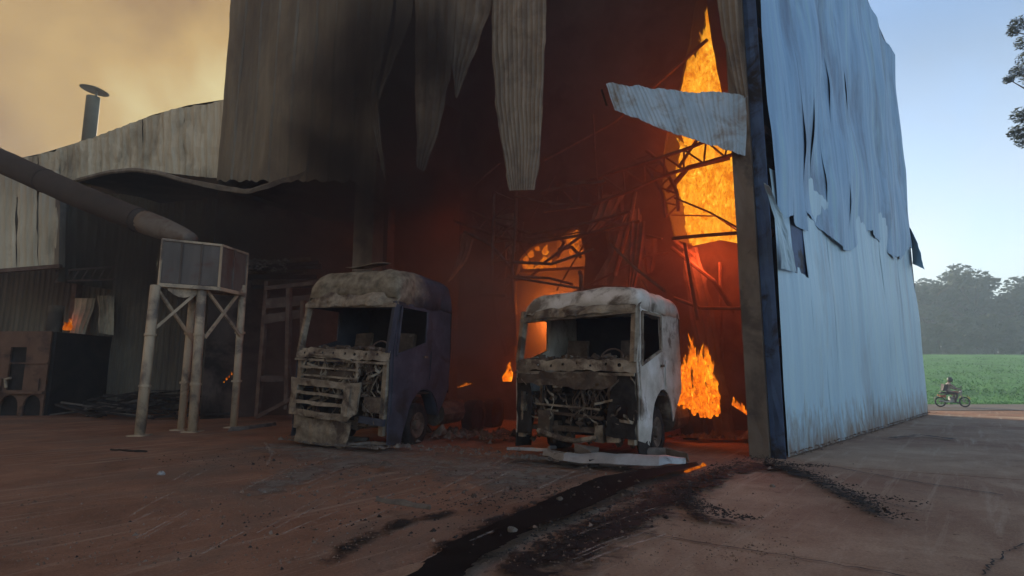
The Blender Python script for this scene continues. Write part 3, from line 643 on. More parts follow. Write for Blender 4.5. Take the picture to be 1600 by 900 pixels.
# roof, back and far walls close the hall
c4 = [FP(-.0, 0), FP(FLEN, 0), FP(FLEN, 0) + wd * WLEN, A + wd * WLEN]
MB().add([FP(-.1, EAVE + .03), FP(FLEN, EAVE + .03), FP(FLEN, 0) + wd * WLEN + Up * 14.9, A + wd * WLEN + Up * 14.83], [(0, 1, 2, 3)]).build('roof', M['soot'], hall, solid=.05)
MB().grid(2, 2, lambda u, v: A + wd * (WLEN - .06) + fd * lerp(0.0, FLEN, u) + Up * lerp(0, 15.1, v)).build('rear_wall', M['charwall'], hall, solid=.05)
MB().grid(2, 2, lambda u, v: FP(FLEN, 0) + wd * lerp(.02, WLEN, u) + Up * lerp(0, lerp(EAVE, 14.8, u) + .25, v)).build('end_wall', M['charwall'], hall, solid=.05)
# partition with the two burnt-through openings
PD = 5.5
po = [(.3, .0), (12.6, .0), (12.6, 16.0), (.3, 16.0)]
o1 = [tz(Ipx(*p, PD), PD) for p in ((1101, -30), (1112, 60), (1128, 143), (1143, 235), (1163, 383), (1127, 376), (1084, 385), (1055, 375), (1036, 290), (1040, 225), (1058, 160), (1078, 70), (1090, -10))]
o2 = [tz(Ipx(*p, PD), PD) for p in ((806, 590), (806, 440), (814, 405), (830, 388), (862, 372), (906, 356), (916, 400), (913, 450), (912, 590))]
plate('partition_wall', po, [rough_loop(o1, .3, .02, 2), rough_loop(o2, .3, .02, 3)], lambda a, b: IP(a, b, PD), M['charwall'], hall, solid=.18)
plate('fire_room_wall', [(.5, 0), (12, 0), (12, 14), (.5, 14)], [], lambda a, b: IP(a, b, 10.5), M['firewall'], hall, solid=.1)
MB().bar(Ipx(806, 424, PD + .5), Ipx(913, 419, PD + .5), .12, .10).build('lintel', M['steel'], hall)
p_ = [Ipx(*q, PD + 1.2) for q in ((804, 424), (914, 420), (914, 640), (804, 640))]
MB().add(p_, [(0, 1, 2, 3)]).build('machine_panel', M['firewall'], hall, solid=.05)
# standing column behind the scorched blue cab
MB().grid(4, 30, lambda u, v: FP(lerp(10.95, 11.75, u), 8.0 * v, -.5 + .012 * vn((u * 4, v * 20, 0), 1))).build('column', M['column'], hall, solid=.45)
MB().grid(4, 30, lambda u, v: FP(lerp(13.6, 14.2, u), 8.2 * v, -4.0)).build('column', M['column'], hall, solid=.4)
# collapsed lattice trusses and bent poles
def truss(pts_a, pts_b, n, r_, wr):
    P = [Vector(p) for p in pts_a]; Q = [Vector(p) for p in pts_b]; e_ = MB().tube([poly_at(P, i / 14) for i in range(15)], r_, 6).build('truss', M['steel'], hall)
    MB().tube([poly_at(Q, i / 14) for i in range(15)], r_, 6).build('chord', M['steel'], e_)
    for i in range(n):
        a, b = poly_at(P, i / n), poly_at(Q, (i + .5) / n)
        MB().tube([a, b], wr, 5).build('web_bar', M['steel'], e_); MB().tube([b, poly_at(P, (i + 1) / n)], wr, 5).build('web_bar', M['steel'], e_)
    return e_
for o_ in [truss([Ipx(x, y, 3.2) for x, y in ((845, 300), (900, 288), (960, 268), (1020, 250), (1075, 232), (1140, 205))], [Ipx(x, y, 3.6) for x, y in ((850, 330), (915, 322), (980, 300), (1035, 275), (1090, 258), (1150, 240))], 9, .055, .03),
           truss([Ipx(x, y, 2.4) for x, y in ((772, 300), (770, 380), (768, 440), (776, 500), (792, 556))], [Ipx(x, y, 2.6) for x, y in ((806, 300), (806, 360), (800, 420), (802, 480), (806, 540))], 8, .05, .025),
           truss([Ipx(x, y, 3.0) for x, y in ((735, 330), (780, 350), (830, 366), (905, 352), (985, 330))], [Ipx(x, y, 3.1) for x, y in ((735, 352), (780, 372), (830, 380), (905, 368), (1000, 345))], 7, .045, .022),
           truss([Ipx(x, y, 4.0) for x, y in ((990, 250), (1010, 262), (1035, 300), (1040, 340))], [Ipx(x, y, 4.1) for x, y in ((1010, 235), (1035, 255), (1058, 300), (1060, 330))], 5, .05, .03)]: pass
for pts, r_ in (([(1060, 262, 4.2), (1078, 235, 4.2), (1098, 205, 4.2)], .05), ([(1042, 300, 4.6), (1075, 262, 4.6), (1140, 246, 4.6)], .08), ([(960, 430, 3.5), (985, 340, 3.5), (992, 300, 3.5)], .07),
                ([(1090, 500, 3.0), (1080, 440, 3.0), (1070, 380, 3.2)], .05), ([(870, 470, 4.0), (1010, 400, 4.2), (1045, 395, 4.3)], .035), ([(850, 250, 4.0), (960, 190, 4.3), (1105, 62, 4.8)], .06), ([(1128, 560, 4.4), (1126, 480, 4.4), (1125, 410, 4.4)], .05)):
    P = [Ipx(x, y, d) for x, y, d in pts]; MB().tube([poly_at(P, i / 8) for i in range(9)], r_, 6).build('bent_pole', M['steel'], hall)
rb = random.Random(64)
for q in range(34):
    x, y = rb.uniform(700, 1060), rb.uniform(285, 470); a = rb.gauss(-.25, .8); l_ = rb.uniform(35, 150); d0 = rb.uniform(1.5, 4.8)
    P = [Ipx(x, y, d0), Ipx(x + l_ * .5 * math.cos(a) + rb.gauss(0, 10), y + l_ * .5 * math.sin(a) + rb.gauss(0, 10), d0 + rb.uniform(-.3, .3)), Ipx(x + l_ * math.cos(a), y + l_ * math.sin(a), d0 + rb.uniform(-.6, .6))]
    MB().tube([poly_at(P, i / 8) for i in range(9)], rb.uniform(.02, .06), 6).build('bent_pole', M['steel'], hall)
for q in range(8):
    x, y = rb.choice((rb.uniform(690, 800), rb.uniform(925, 1040))), rb.uniform(290, 380); d0 = rb.uniform(2.5, 5.0); w_ = rb.uniform(18, 42); h_ = rb.uniform(50, 130); k_ = rb.uniform(-25, 25)
    strip('hanging_sheet', [Ipx(x, y, d0), Ipx(x + k_ * .4, y + h_ * .5, d0 - .1), Ipx(x + k_, y + h_, d0 - .2)], [Ipx(x + w_, y - 4, d0 + .3), Ipx(x + w_ * .8 + k_ * .5, y + h_ * .5, d0 + .1), Ipx(x + w_ * .4 + k_, y + h_ * .9, d0)], M['torn'] if q % 2 else M['steel'], hall, 3, .03, 14, wob=.12, seed=q)
for pts in (((850, 175), (905, 165), (950, 178), (985, 300), (930, 318), (870, 312)),):
    pass
strip('hanging_sheet', [Ipx(975, 330, 4.2), Ipx(950, 400, 4.2), Ipx(925, 445, 4.2)], [Ipx(1000, 325, 4.4), Ipx(1005, 400, 4.4), Ipx(1012, 450, 4.4)], M['torn'], hall, 4, .03, 14)
strip('hanging_sheet', [Ipx(1062, 395, 4.2), Ipx(1075, 470, 3.9), Ipx(1120, 690, 3.0)], [Ipx(1090, 385, 4.4), Ipx(1112, 470, 4.0), Ipx(1150, 690, 3.2)], M['charwall'], hall, 3, .03, 14)

# ------------------------------------------------------------------ fire
def tongues(name, label, spots, mat, seed=0):
    b = MB(); rr = random.Random(seed); uv = []
    for p, r_, h in spots:
        n, m = 6, 7; ph = rr.uniform(0, 6); bend = Vector((rr.uniform(-.25, .25), rr.uniform(-.25, .25), 0)) * h; vs = []; fs = []
        for j in range(m + 1):
            t = j / m; rad = r_ * (math.sin(min(1, t * 1.9 + .35) * math.pi / 2 if t < .3 else math.pi / 2) * (1 - t) ** .75 + .01)
            c = p + Up * (h * t) + bend * t * t + Vector((math.sin(ph + t * 7), math.cos(ph * 1.3 + t * 6), 0)) * (.25 * r_ * t)
            for k in range(n):
                uv.append((k / n, t)); a = ph + 6.283 * k / n + t * 1.6; vs.append(c + Vector((math.cos(a), math.sin(a), 0)) * rad * rr.uniform(.75, 1.25))
        for j in range(m):
            for k in range(n): fs.append((j * n + k, j * n + (k + 1) % n, (j + 1) * n + (k + 1) % n, (j + 1) * n + k))
        fs.append(tuple(range(n - 1, -1, -1))); b.add(vs, fs)
    return tag(b.build(name, mat, smooth=True, uv=uv), label, 'fire', 'flames in and around the hall')
def inpoly(x, y, pl):
    c = False
    for i in range(len(pl)):
        (x1, y1), (x2, y2) = pl[i], pl[i - 1]
        if (y1 > y) != (y2 > y) and x < (x2 - x1) * (y - y1) / (y2 - y1) + x1: c = not c
    return c
def fill(pl, n, depth, rad, hgt, seed, dj=.6):
    rr = random.Random(seed); sp = []; X = [p[0] for p in pl]; Y = [p[1] for p in pl]
    while len(sp) < n:
        x, y = rr.uniform(min(X), max(X)), rr.uniform(min(Y), max(Y))
        if inpoly(x, y, pl): sp.append((Ipx(x, y, depth + rr.uniform(0, dj)), rr.uniform(*rad), rr.uniform(*hgt)))
    return sp
tongues('flames', 'tall yellow-orange blaze filling the burnt opening under the peeled sheet', fill([(1078, 260), (1092, 400), (1175, 420), (1160, 250), (1130, 215), (1085, 210)], 330, PD + .7, (.12, .32), (.5, 1.5), 1, 1.2) + fill([(1058, 290), (1084, 398), (1100, 400), (1084, 215), (1070, 225)], 90, PD + .6, (.05, .14), (.3, .9), 15, .4), M['fire'], 1)
tongues('flames', 'narrow pointed flame rising above the peeled sheet', fill([(1066, 150), (1090, 100), (1130, 110), (1145, 160)], 60, PD + .7, (.14, .32), (.5, 1.2), 2) + fill([(1092, 110), (1108, 40), (1118, 110)], 24, PD + .7, (.08, .18), (.5, 1.1), 3), M['fire'], 2)
tongues('flames', 'fire burning behind the arched opening above the white cab', fill([(820, 424), (822, 400), (850, 385), (868, 424)], 34, PD + .8, (.07, .16), (.15, .4), 4, .3) , M['fire_deep'], 3)
tongues('flames', 'upper flame at the shoulder of the arched opening', fill([(880, 385), (905, 365), (908, 400), (895, 405)], 16, PD + .8, (.08, .15), (.2, .4), 5, .3), M['fire_deep'], 13)
tongues('flames', 'flames licking up behind the rear edge of the white cab', fill([(1040, 622), (1070, 590), (1080, 560), (1110, 570), (1128, 650), (1100, 650)], 150, 1.0, (.035, .10), (.2, .6), 6) + fill([(1042, 632), (1060, 612), (1128, 640), (1126, 656), (1090, 652)], 60, 1.0, (.03, .07), (.15, .4), 16, .3) , M['fire_deep'], 4)
tongues('flames', 'small flame between the two burnt cabs', [(at(794 + rr.uniform(-6, 5), 596, 13.2), rr.uniform(.04, .09), rr.uniform(.25, .5)) for _ in range(7)], M['fire_deep'], 5)
tongues('flames', 'thin burning strip near the corner post', [(at(lerp(1146, 1184, q / 11), lerp(634, 660, q / 11), 12.6), rr.uniform(.03, .06), rr.uniform(.1, .22)) for q in range(12)], M['fire_deep'], 6)
tongues('flames', 'low embers glowing behind the scorched blue cab', [(at(lerp(716, 738, q / 7), lerp(606, 600, q / 7), 15.5), rr.uniform(.02, .05), rr.uniform(.05, .12)) for q in range(8)], M['ember'], 7)
tongues('flames', 'faint ember under the elevated hopper', [(at(350 + 4 * q, 598 - 4 * q, 18.6), rr.uniform(.02, .045), rr.uniform(.05, .14)) for q in range(5)], M['ember'], 8)
tongues('flames', 'small red flame behind the furnace top', [(at(105 + rr.uniform(-4, 4), 516, 24.3), rr.uniform(.08, .16), rr.uniform(.3, .6)) for q in range(5)], M['ember'], 9)
tongues('flames', 'glowing red ember on the ground beside the fallen bumper', [(G(lerp(1072, 1100, q / 9), lerp(740, 730, q / 9)) + Up * .02, rr.uniform(.03, .06), rr.uniform(.03, .07)) for q in range(10)], M['ember'], 10)
FIRE = 0.115
def lamp(name, p, power, col, rad=.5):
    l = bpy.data.lights.new(name, 'POINT'); l.energy = power * FIRE; l.color = col; l.shadow_soft_size = rad
    o = bpy.data.objects.new(name, l); C.objects.link(o); o.location = p; return o
OR = (1.0, .22, .03); RD = (1.0, .12, .03)
lamp('fire_light', Ipx(1110, 330, PD + 2.6), 3000, OR, .8)
lamp('fire_light', Ipx(1085, 190, PD - .8), 650, RD, .6)
lamp('fire_light', Ipx(1100, 400, PD - 1.6), 1300, RD, .5)
lamp('fire_light', Ipx(862, 500, PD + .62), 1300, OR, .2)
lamp('fire_light', Ipx(860, 400, PD + 3.2), 1500, OR, .8)
lamp('fire_light', Ipx(1095, 600, 1.6), 130, OR, .4)
lamp('fire_light', Ipx(700, 345, 5.2), 150, RD, .9)
lamp('fire_light', at(800, 575, 14.4), 22, RD, .2)
lamp('fire_light', at(105, 500, 24.2), 8, RD, .2)

# ------------------------------------------------------------------ smoke inside the hall
def volume_mat(name, col, dens, aniso):
    m, nd, lk, bs = mat_new(name); nd.remove(bs)
    v = nd.new('ShaderNodeVolumePrincipled'); v.inputs['Color'].default_value = (*col, 1); v.inputs['Density'].default_value = dens; v.inputs['Anisotropy'].default_value = aniso
    lk.new(v.outputs[0], nd['Material Output'].inputs['Volume']); return m
def prism_box(c, z0, z1):
    if sum(c[i].x * c[(i + 1) % 4].y - c[i].y * c[(i + 1) % 4].x for i in range(4)) > 0: c = c[::-1]   # faces look outwards
    return MB().add([Vector((p.x, p.y, z0)) for p in c] + [Vector((p.x, p.y, z1)) for p in c], [(0, 1, 2, 3), (7, 6, 5, 4), (0, 4, 5, 1), (1, 5, 6, 2), (2, 6, 7, 3), (3, 7, 4, 0)])
sm = prism_box([FP(.75, 0) + wd * .4, FP(FLEN - .3, 0) + wd * .4, FP(FLEN - .3, 0) + wd * (WLEN - .4), FP(.75, 0) + wd * (WLEN - .4)], .08, 14.2).build('smoke', volume_mat('smoke', (.24, .19, .175), .14, .0))
kind(sm, 'stuff'); sm['label'] = 'brown smoke filling the burning hall'

def smoke_cloud(label, c, rad, rotz, dens, col, nscale, thr, seed):
    m, nd, lk, bs = mat_new('dark_smoke'); nd.remove(bs); v = nd.new('ShaderNodeVolumePrincipled'); v.inputs['Color'].default_value = (*col, 1); v.inputs['Anisotropy'].default_value = .1
    tcn = nd.new('ShaderNodeTexCoord'); ln = nd.new('ShaderNodeVectorMath'); ln.operation = 'LENGTH'; lk.new(tcn.outputs['Object'], ln.inputs[0])
    fo = nd.new('ShaderNodeMapRange'); fo.interpolation_type = 'SMOOTHSTEP'; fo.inputs[1].default_value = 1.0; fo.inputs[2].default_value = .35; lk.new(ln.outputs['Value'], fo.inputs[0])
    mp = nd.new('ShaderNodeMapping'); mp.inputs['Location'].default_value = (seed, seed * .7, 0); g_ = nd.new('ShaderNodeNewGeometry'); lk.new(g_.outputs['Position'], mp.inputs['Vector'])
    n1 = ntex(nd, lk, mp.outputs[0], nscale, 3, .55, .6); sb = nd.new('ShaderNodeMapRange'); sb.inputs[1].default_value = thr; sb.inputs[2].default_value = thr + .25; sb.inputs[4].default_value = dens; lk.new(n1, sb.inputs[0])
    mu = nd.new('ShaderNodeMath'); mu.operation = 'MULTIPLY'; lk.new(sb.outputs[0], mu.inputs[0]); lk.new(fo.outputs[0], mu.inputs[1]); lk.new(mu.outputs[0], v.inputs['Density']); lk.new(v.outputs[0], nd['Material Output'].inputs['Volume'])
    b = MB(); b.lathe([(max(.001, math.sin(math.pi * q / 10)), -math.cos(math.pi * q / 10)) for q in range(11)], (0, 0, 0), (0, 0, 1), 16)
    b.f.append(tuple(range(15, -1, -1))); b.f.append(tuple(range(160, 176)))
    o = b.build('smoke', m); o.location = c; o.scale = rad; o.rotation_euler = (0, 0, rotz); kind(o, 'stuff'); o['label'] = label
    bm = bmesh.new(); bm.from_mesh(o.data); bmesh.ops.recalc_face_normals(bm, faces=bm.faces[:]); bm.to_mesh(o.data); bm.free(); return o
smoke_cloud('dark smoke rolling out under the hanging sheets', FP(9.9, 9.0, .3), (4.7, 2.4, 5.4), R(-30), 1.1, (.07, .062, .06), .42, .36, 3)
smoke_cloud('dark smoke gathered under the bent canopy', Vector((-11.5, 20.6, 6.2)), (6.5, 3.4, 2.8), R(-10), .6, (.13, .12, .105), .5, .36, 9)
smoke_cloud('thin brown smoke drifting between the burnt cabs', FP(7.4, 2.6, -.8), (2.6, 2.0, 2.8), R(-30), .8, (.34, .27, .25), .8, .36, 5)
cy.volume_step_rate = 3.0; cy.volume_max_steps = 64

# ------------------------------------------------------------------ side shed left of the hall
shed = thing('side_shed', 'low smoke-stained shed with sagging corrugated wall left of the hall', 'shed', (-16, 25, 0))
top_ = [(-330, 300), (-40, 262), (50, 245), (100, 231), (150, 214), (180, 205), (200, 194), (240, 180), (300, 164), (335, 163), (352, 156)]
bot_ = [(-330, 400), (-40, 330), (50, 300), (90, 288), (130, 277), (170, 268), (210, 264), (240, 267), (270, 272), (340, 279), (352, 279)]
def ipx(tab, x):
    for (a, b), (c, d) in zip(tab, tab[1:]):
        if a <= x <= c: return lerp(b, d, (x - a) / (c - a))
    return tab[-1][1]
def ysh(x): return lerp(25.5, 20.7, (x + 40) / 392)
ex = [-333 + 32.6 * i for i in range(22)]
for a, b in zip(ex, ex[1:]):
    aa, bb = max(a, -330), min(b + 2, 352); tl = random.uniform(-4, 4)
    strip('cladding_sheet', [at(aa + tl, ipx(top_, aa), ysh(aa)), at(aa, ipx(bot_, aa), ysh(aa) - .1)], [at(bb + tl * .5, ipx(top_, bb), ysh(bb)), at(bb, ipx(bot_, bb), ysh(bb) - .1)], M['shed'], shed, 3, .04, 10, nrm=Vector((0, -1, 0)), wob=.09, seed=int(a))
MB().grid(12, 2, lambda u, v: (lambda x: at(x, ipx(top_, x), ysh(x)) + Vector((.6 * v, 7 * v, -1.0 * v)) + Up * .02)(lerp(-330, 350, u))).build('roof', M['soot'], shed, solid=.03)
nb = 24
for i in range(nb):                                        # rear wall under the canopy
    x0, x1 = lerp(-34.2, -6.6, i / nb), lerp(-34.2, -6.6, (i + 1) / nb) + .04
    PB = lambda s, z, off: Vector((s, 25.2 - off, z))
    tp = 9.6
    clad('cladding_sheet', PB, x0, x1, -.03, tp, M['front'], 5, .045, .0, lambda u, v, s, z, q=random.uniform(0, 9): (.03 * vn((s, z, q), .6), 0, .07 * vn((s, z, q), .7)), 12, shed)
fas = [(120, 283), (170, 270), (210, 266), (250, 272), (285, 283), (340, 293), (385, 302), (440, 284), (505, 262)]
fY = [21.5, 20.9, 20.5, 20.0, 19.7, 19.2, 18.9, 18.5, 18.2]
fp = [at(x, y, d) for (x, y), d in zip(fas, fY)]
MB().grid(24, 6, lambda u, v: (lambda p: Vector((p.x + 1.5 * v, p.y + 5.5 * v, p.z + .35 * v + .08 * vn((p.x, v * 4, 0), 1.2) + .02)))(poly_at(fp, u))).build('canopy', M['soot'], shed, solid=.03)
MB().tube([p + Up * .03 for p in [poly_at(fp, i / 30) for i in range(31)]], .085, 6).build('gutter', M['torn'], shed)
strip('bent_gutter', [at(300, 288, 18.9), at(345, 298, 18.6), at(390, 304, 18.4)], [at(305, 282, 18.8), at(350, 290, 18.5), at(392, 297, 18.3)], M['torn'], shed, 0, 0, 10, 3)
strip('bent_gutter', [at(385, 304, 18.4), at(440, 288, 18.1), at(500, 264, 17.9)], [at(388, 298, 18.3), at(438, 281, 18.0), at(496, 259, 17.8)], M['torn'], shed, 0, 0, 10, 3)
# loft wall that juts forward at the far left
for i in range(13):
    a, b = 92 - 33 * (i + 1), 92 - 33 * i + 1
    lf = lambda x: lerp(415, 423, (92 - x) / 92)
    strip('loft_sheet', [at(a, 262 + max(0, -a) * .06, 21.0), at(a + 2, 345, 21.0), at(a + random.uniform(-2, 2), lf(a), 21.0)], [at(b, 268 + max(0, -b) * .06, 21.0), at(b - random.uniform(-2, 5), 345, 20.95), at(b, lf(b), 21.0)], M['shed'], shed, 3, .035, 12, wob=.06, nrm=Vector((0, -1, 0)), seed=i)
MB().bar(at(-330, 450, 20.95), at(95, 416, 20.95), .16, .14).build('beam', M['steel'], shed)
MB().bar(at(95, 300, 21.05), at(93, 418, 21.05), .22, .22).build('corner_trim', M['torn'], shed)
strip('loft_return', [at(96, 300, 21.1), at(92, 440, 21.1)], [Vector((-17.6, 25.1, 8.0)), Vector((-17.6, 25.1, 5.2))], M['front'], shed, 6, .04, 6, nrm=Vector((1, -.3, 0)))
cw = MB(); cw = [at(86, 424, 21.4), at(182, 416, 22.6), at(84, 440, 21.4), at(180, 436, 22.6)]
MB().bar(cw[0], cw[1], .07, .07).build('catwalk_rail', M['steel'], shed); MB().bar(cw[2], cw[3], .07, .07).build('catwalk_rail', M['steel'], shed)
for i in range(7): MB().bar(cw[2].lerp(cw[3], i / 7), cw[0].lerp(cw[1], (i + .7) / 7), .04, .04).build('catwalk_strut', M['steel'], shed)
for q, (a, b) in enumerate((((118, 466, 150, 466), (108, 520, 132, 522)), ((152, 462, 178, 462), (154, 520, 178, 524)))):
    strip('loose_panel', [at(a[0], a[1], 24.7), at(b[0], b[1], 24.4)], [at(a[2], a[3], 24.7), at(b[2], b[3], 24.4)], M['shed'], shed, 4, .04, 8, nrm=Vector((0, -1, 0)))
strip('loose_panel', [at(342, 540, 22.5), at(334, 570, 22.5)], [at(352, 542, 22.5), at(345, 571, 22.5)], M['shed'], shed, 0, 0, 4, 3)
for x in (-19.0, -13.6): MB().bar((x, 24.9, 0), (x, 24.9, 9.4), .25, .25).build('post', M['steel'], shed)

# ------------------------------------------------------------------ duct, hopper, chimney
dct = thing('duct', 'fat sooty pipe slanting down to the hopper', 'duct', at(-80, 230, 19.5))
dp_ = [at(-430, 40, 22.4), at(-210, 148, 20.6), at(-90, 207, 19.6), at(0, 251, 18.9), at(120, 305, 17.9), at(228, 348, 17.1)]
rad = [.47, .46, .45, .44]
m_ = MB(); pts = [poly_at(dp_, i / 40) for i in range(41)]; m_.tube(pts, [lerp(.46, .37, i / 40) + .006 * math.sin(i * 2.3) for i in range(41)], 20); m_.build('pipe', M['duct'], dct, smooth=True)
for q in (.3, .72, .98):
    c = poly_at(dp_, q); d = (poly_at(dp_, min(1, q + .02)) - poly_at(dp_, q - .02)).normalized(); MB().lathe([(.36, -.02), (lerp(.45, .395, q), -.02), (lerp(.45, .395, q), .02), (.36, .02)], c, d, 20).build('flange', M['duct'], dct)
e_ = [at(226, 347, 17.1), at(262, 360, 16.8), at(285, 369, 16.6), at(300, 375, 16.45)]
MB().tube([poly_at(e_, i / 10) for i in range(11)], [.36, .35, .34, .33, .31, .30, .28, .26, .24, .22, .20], 18).build('outlet', M['ductend'], dct, smooth=True)
hop = thing('hopper', 'box hopper of rusty sheet on four pale pipe legs', 'hopper', G(300, 675))
L1, L2, L3, L4 = G(218, 681), G(283, 672), G(301, 675), G(365, 668)
H1, H3 = at(243, 450, 15.2), at(316, 448, 16.05)
tops = [at(243, 446, 15.3), at(303, 446, 16.6), at(316, 447, 16.0), at(380, 446, 17.3)]
for bse, tp in zip((L1, L2, L3, L4), tops): MB().tube([bse + Up * -.02, bse.lerp(tp, .5), tp], .125 if bse in (L1, L3) else .105, 12).build('leg', M['leg'], hop, smooth=True)
for bse in (L1, L2, L3, L4): MB().box(bse + Up * .012, (.42, .42, .03)).build('foot_plate', M['leg'], hop)
hc = [at(248, 445, 15.35), at(342, 447, 16.1), at(384, 446, 17.35), at(296, 445, 16.6)]
ht = [Vector((p.x, p.y, 0)) for p in hc]
zb_, zt2 = hc[0].z, at(248, 374, 15.35).z
names = (0, 1), (1, 2), (2, 3), (3, 0)
for a, b in names:                                         # ribbed side panels
    P0, P1 = ht[a], ht[b]; nr = (P1 - P0).normalized(); nr = Vector((nr.y, -nr.x, 0)); k = 3 if (a, b) in ((0, 1), (2, 3)) else 2
    for q in range(k):
        c0, c1 = P0.lerp(P1, q / k + .008), P0.lerp(P1, (q + 1) / k - .008)
        MB().grid(6, 6, lambda u, v: c0.lerp(c1, u) + Up * lerp(zb_, zt2 + .02 * vn((u * 3, q, a), 1), v) + nr * (-.02 + .02 * vn((c0.lerp(c1, u).x * 2, v * 2, a), 1))).build('panel', M['tank'], hop, solid=.012)
        MB().bar(P0.lerp(P1, q / k) + Up * zb_, P0.lerp(P1, q / k) + Up * zt2, .05, .05).build('rib', M['leg'] if q == 0 else M['tank'], hop)
    MB().bar(P0 + Up * zt2, P1 + Up * zt2, .06, .06).build('rim', M['leg'], hop); MB().bar(P0 + Up * zb_, P1 + Up * zb_, .10, .10).build('base_beam', M['leg'], hop)
MB().add([p + Up * (zb_ + .06) for p in ht], [(0, 1, 2, 3)]).build('floor', M['soot'], hop, solid=.02)
for a, b, c, d in (((322, 452), (376, 525), 16.1, 17.2), ((378, 452), (320, 528), 17.2, 16.1), ((248, 455), (300, 530), 15.4, 16.5), ((310, 455), (240, 515), 16.0, 15.3)):
    MB().bar(at(*a, c), at(*b, d), .07, .07).build('brace', M['leg'], hop)
for bse, tp in zip((L1, L2, L3, L4), tops):
    for q in (.32, .66): MB().lathe([(.10, -.03), (.15, -.03), (.15, .03), (.10, .03)], bse.lerp(tp, q), tp - bse, 12).build('leg_collar', M['leg'], hop)
gs = MB(); n = 10; A0, A1 = at(262, 450, 15.5), at(314, 450, 16.0)
gs.grid(n, 1, lambda u, v: A0.lerp(A1, u) + Up * (-v * (.05 + .22 * math.sin(u * math.pi)))).build('gusset', M['leg'], hop, solid=.02)
ch = thing('chimney', 'slim metal chimney with a tilted rain cap above the shed', 'chimney', (at(139, 150, 26.5).x, 26.5, 0))
cx = at(146, 152, 26.5); zc = cx.z
MB().tube([(cx.x, 26.5, 0), (cx.x, 26.5, 6), (cx.x, 26.5, zc)], .29, 16).build('pipe', M['chimney'], ch, smooth=True)
MB().tube([(cx.x + .12, 26.5, zc - .3), (cx.x + .14, 26.5, zc + .35)], .05, 6).build('cap_rod', M['chimney'], ch)
MB().lathe([(.0, .16), (.3, .10), (.62, -.02), (.60, -.05), (.0, -.03)], (cx.x + .02, 26.5, zc + .38), (.16, 0, 1), 18).build('rain_cap', M['chimney'], ch)

# ------------------------------------------------------------------ furnace
fz = thing('furnace', 'brown steel furnace on arched feet with a dark boxy body', 'furnace', (-19.0, 21.9, 0))
fx0, fx1, fyy, fh = -20.9, -17.5, 21.95, 3.15
MB().box(((fx0 + fx1) / 2 + .05, fyy + 1.7, fh / 2 - .02), (fx1 - fx0, 3.1, fh)).build('body', M['soot'], fz)
def arches():
    o_ = [(fx0, 0.0)]; wds = (fx1 - fx0) / 4
    for k in range(4):
        a = fx0 + k * wds; o_ += [(a + .09, .0)] + [(a + .09 + (wds - .18) * (.5 - .5 * math.cos(q / 8 * math.pi)), .35 + .42 * math.sin(q / 8 * math.pi)) for q in range(9)] + [(a + wds - .09, .0)]
    return o_ + [(fx1, 0.0), (fx1 + .02, fh), (fx0, fh)]
rec = [(-18.95, .95), (-18.35, .95), (-18.35, 2.55), (-18.95, 2.55)]
plate('front_panel', arches(), [rec], lambda a, b: Vector((a, fyy - .02, b)), M['furnace'], fz, cuts=2, solid=.08, disp=lambda p: Vector((0, .02 * vn(p, 1.5), 0)))
MB().box((-18.65, fyy + .08, 1.75), (.6, .05, 1.6)).build('door', M['soot'], fz)
MB().box(((fx0 + fx1) / 2, fyy - .13, .86), (fx1 - fx0 + .06, .2, .09)).build('ledge', M['furnace'], fz)
MB().box(((fx0 + fx1) / 2, fyy - .09, 1.95), (fx1 - fx0 + .02, .05, .05)).build('band', M['furnace'], fz)
for x in (-19.35, -17.95): MB().box((x, fyy - .1, 1.15), (.5, .07, .45)).build('hatch', M['furnace'], fz)
MB().tube([(-18.9, fyy - .12, 1.05), (-18.9, fyy - .2, 1.35), (-18.7, fyy - .2, 1.4)], .05, 8).build('lever', M['leg'], fz)
fxp = at(86, 500, 23.2); MB().tube([(fxp.x, 23.2, fh - .05), (fxp.x, 23.2, at(86, 478, 23.2).z)], .27, 16).build('flue_stub', M['column'], fz, smooth=True)
# charred boards piled beside it
rp_ = random.Random(3)
for i in range(60):
    c = G(rp_.gauss(200, 42), rp_.uniform(640, 657)); a = rp_.gauss(.15, .45); ln = rp_.uniform(.9, 2.4)
    zc_ = .04 + .95 * (i / 60) * max(.10, 1 - abs(c.x + 13.6) / 3.0); tl = rp_.uniform(-.25, .25)
    b = MB(); b.box((0, 0, 0), (ln, rp_.uniform(.08, .2), rp_.uniform(.03, .08)), Matrix.Rotation(a, 3, 'Z') @ Matrix.Rotation(tl, 3, 'Y'), .012)
    o = b.build('charred_board', M['char'] if rp_.random() < .72 else M['ash']); o.location = (c.x, c.y, zc_ + abs(tl) * ln * .4)
    tag(o, 'charred board in the heap beside the furnace', 'board', 'charred boards heaped by the furnace')

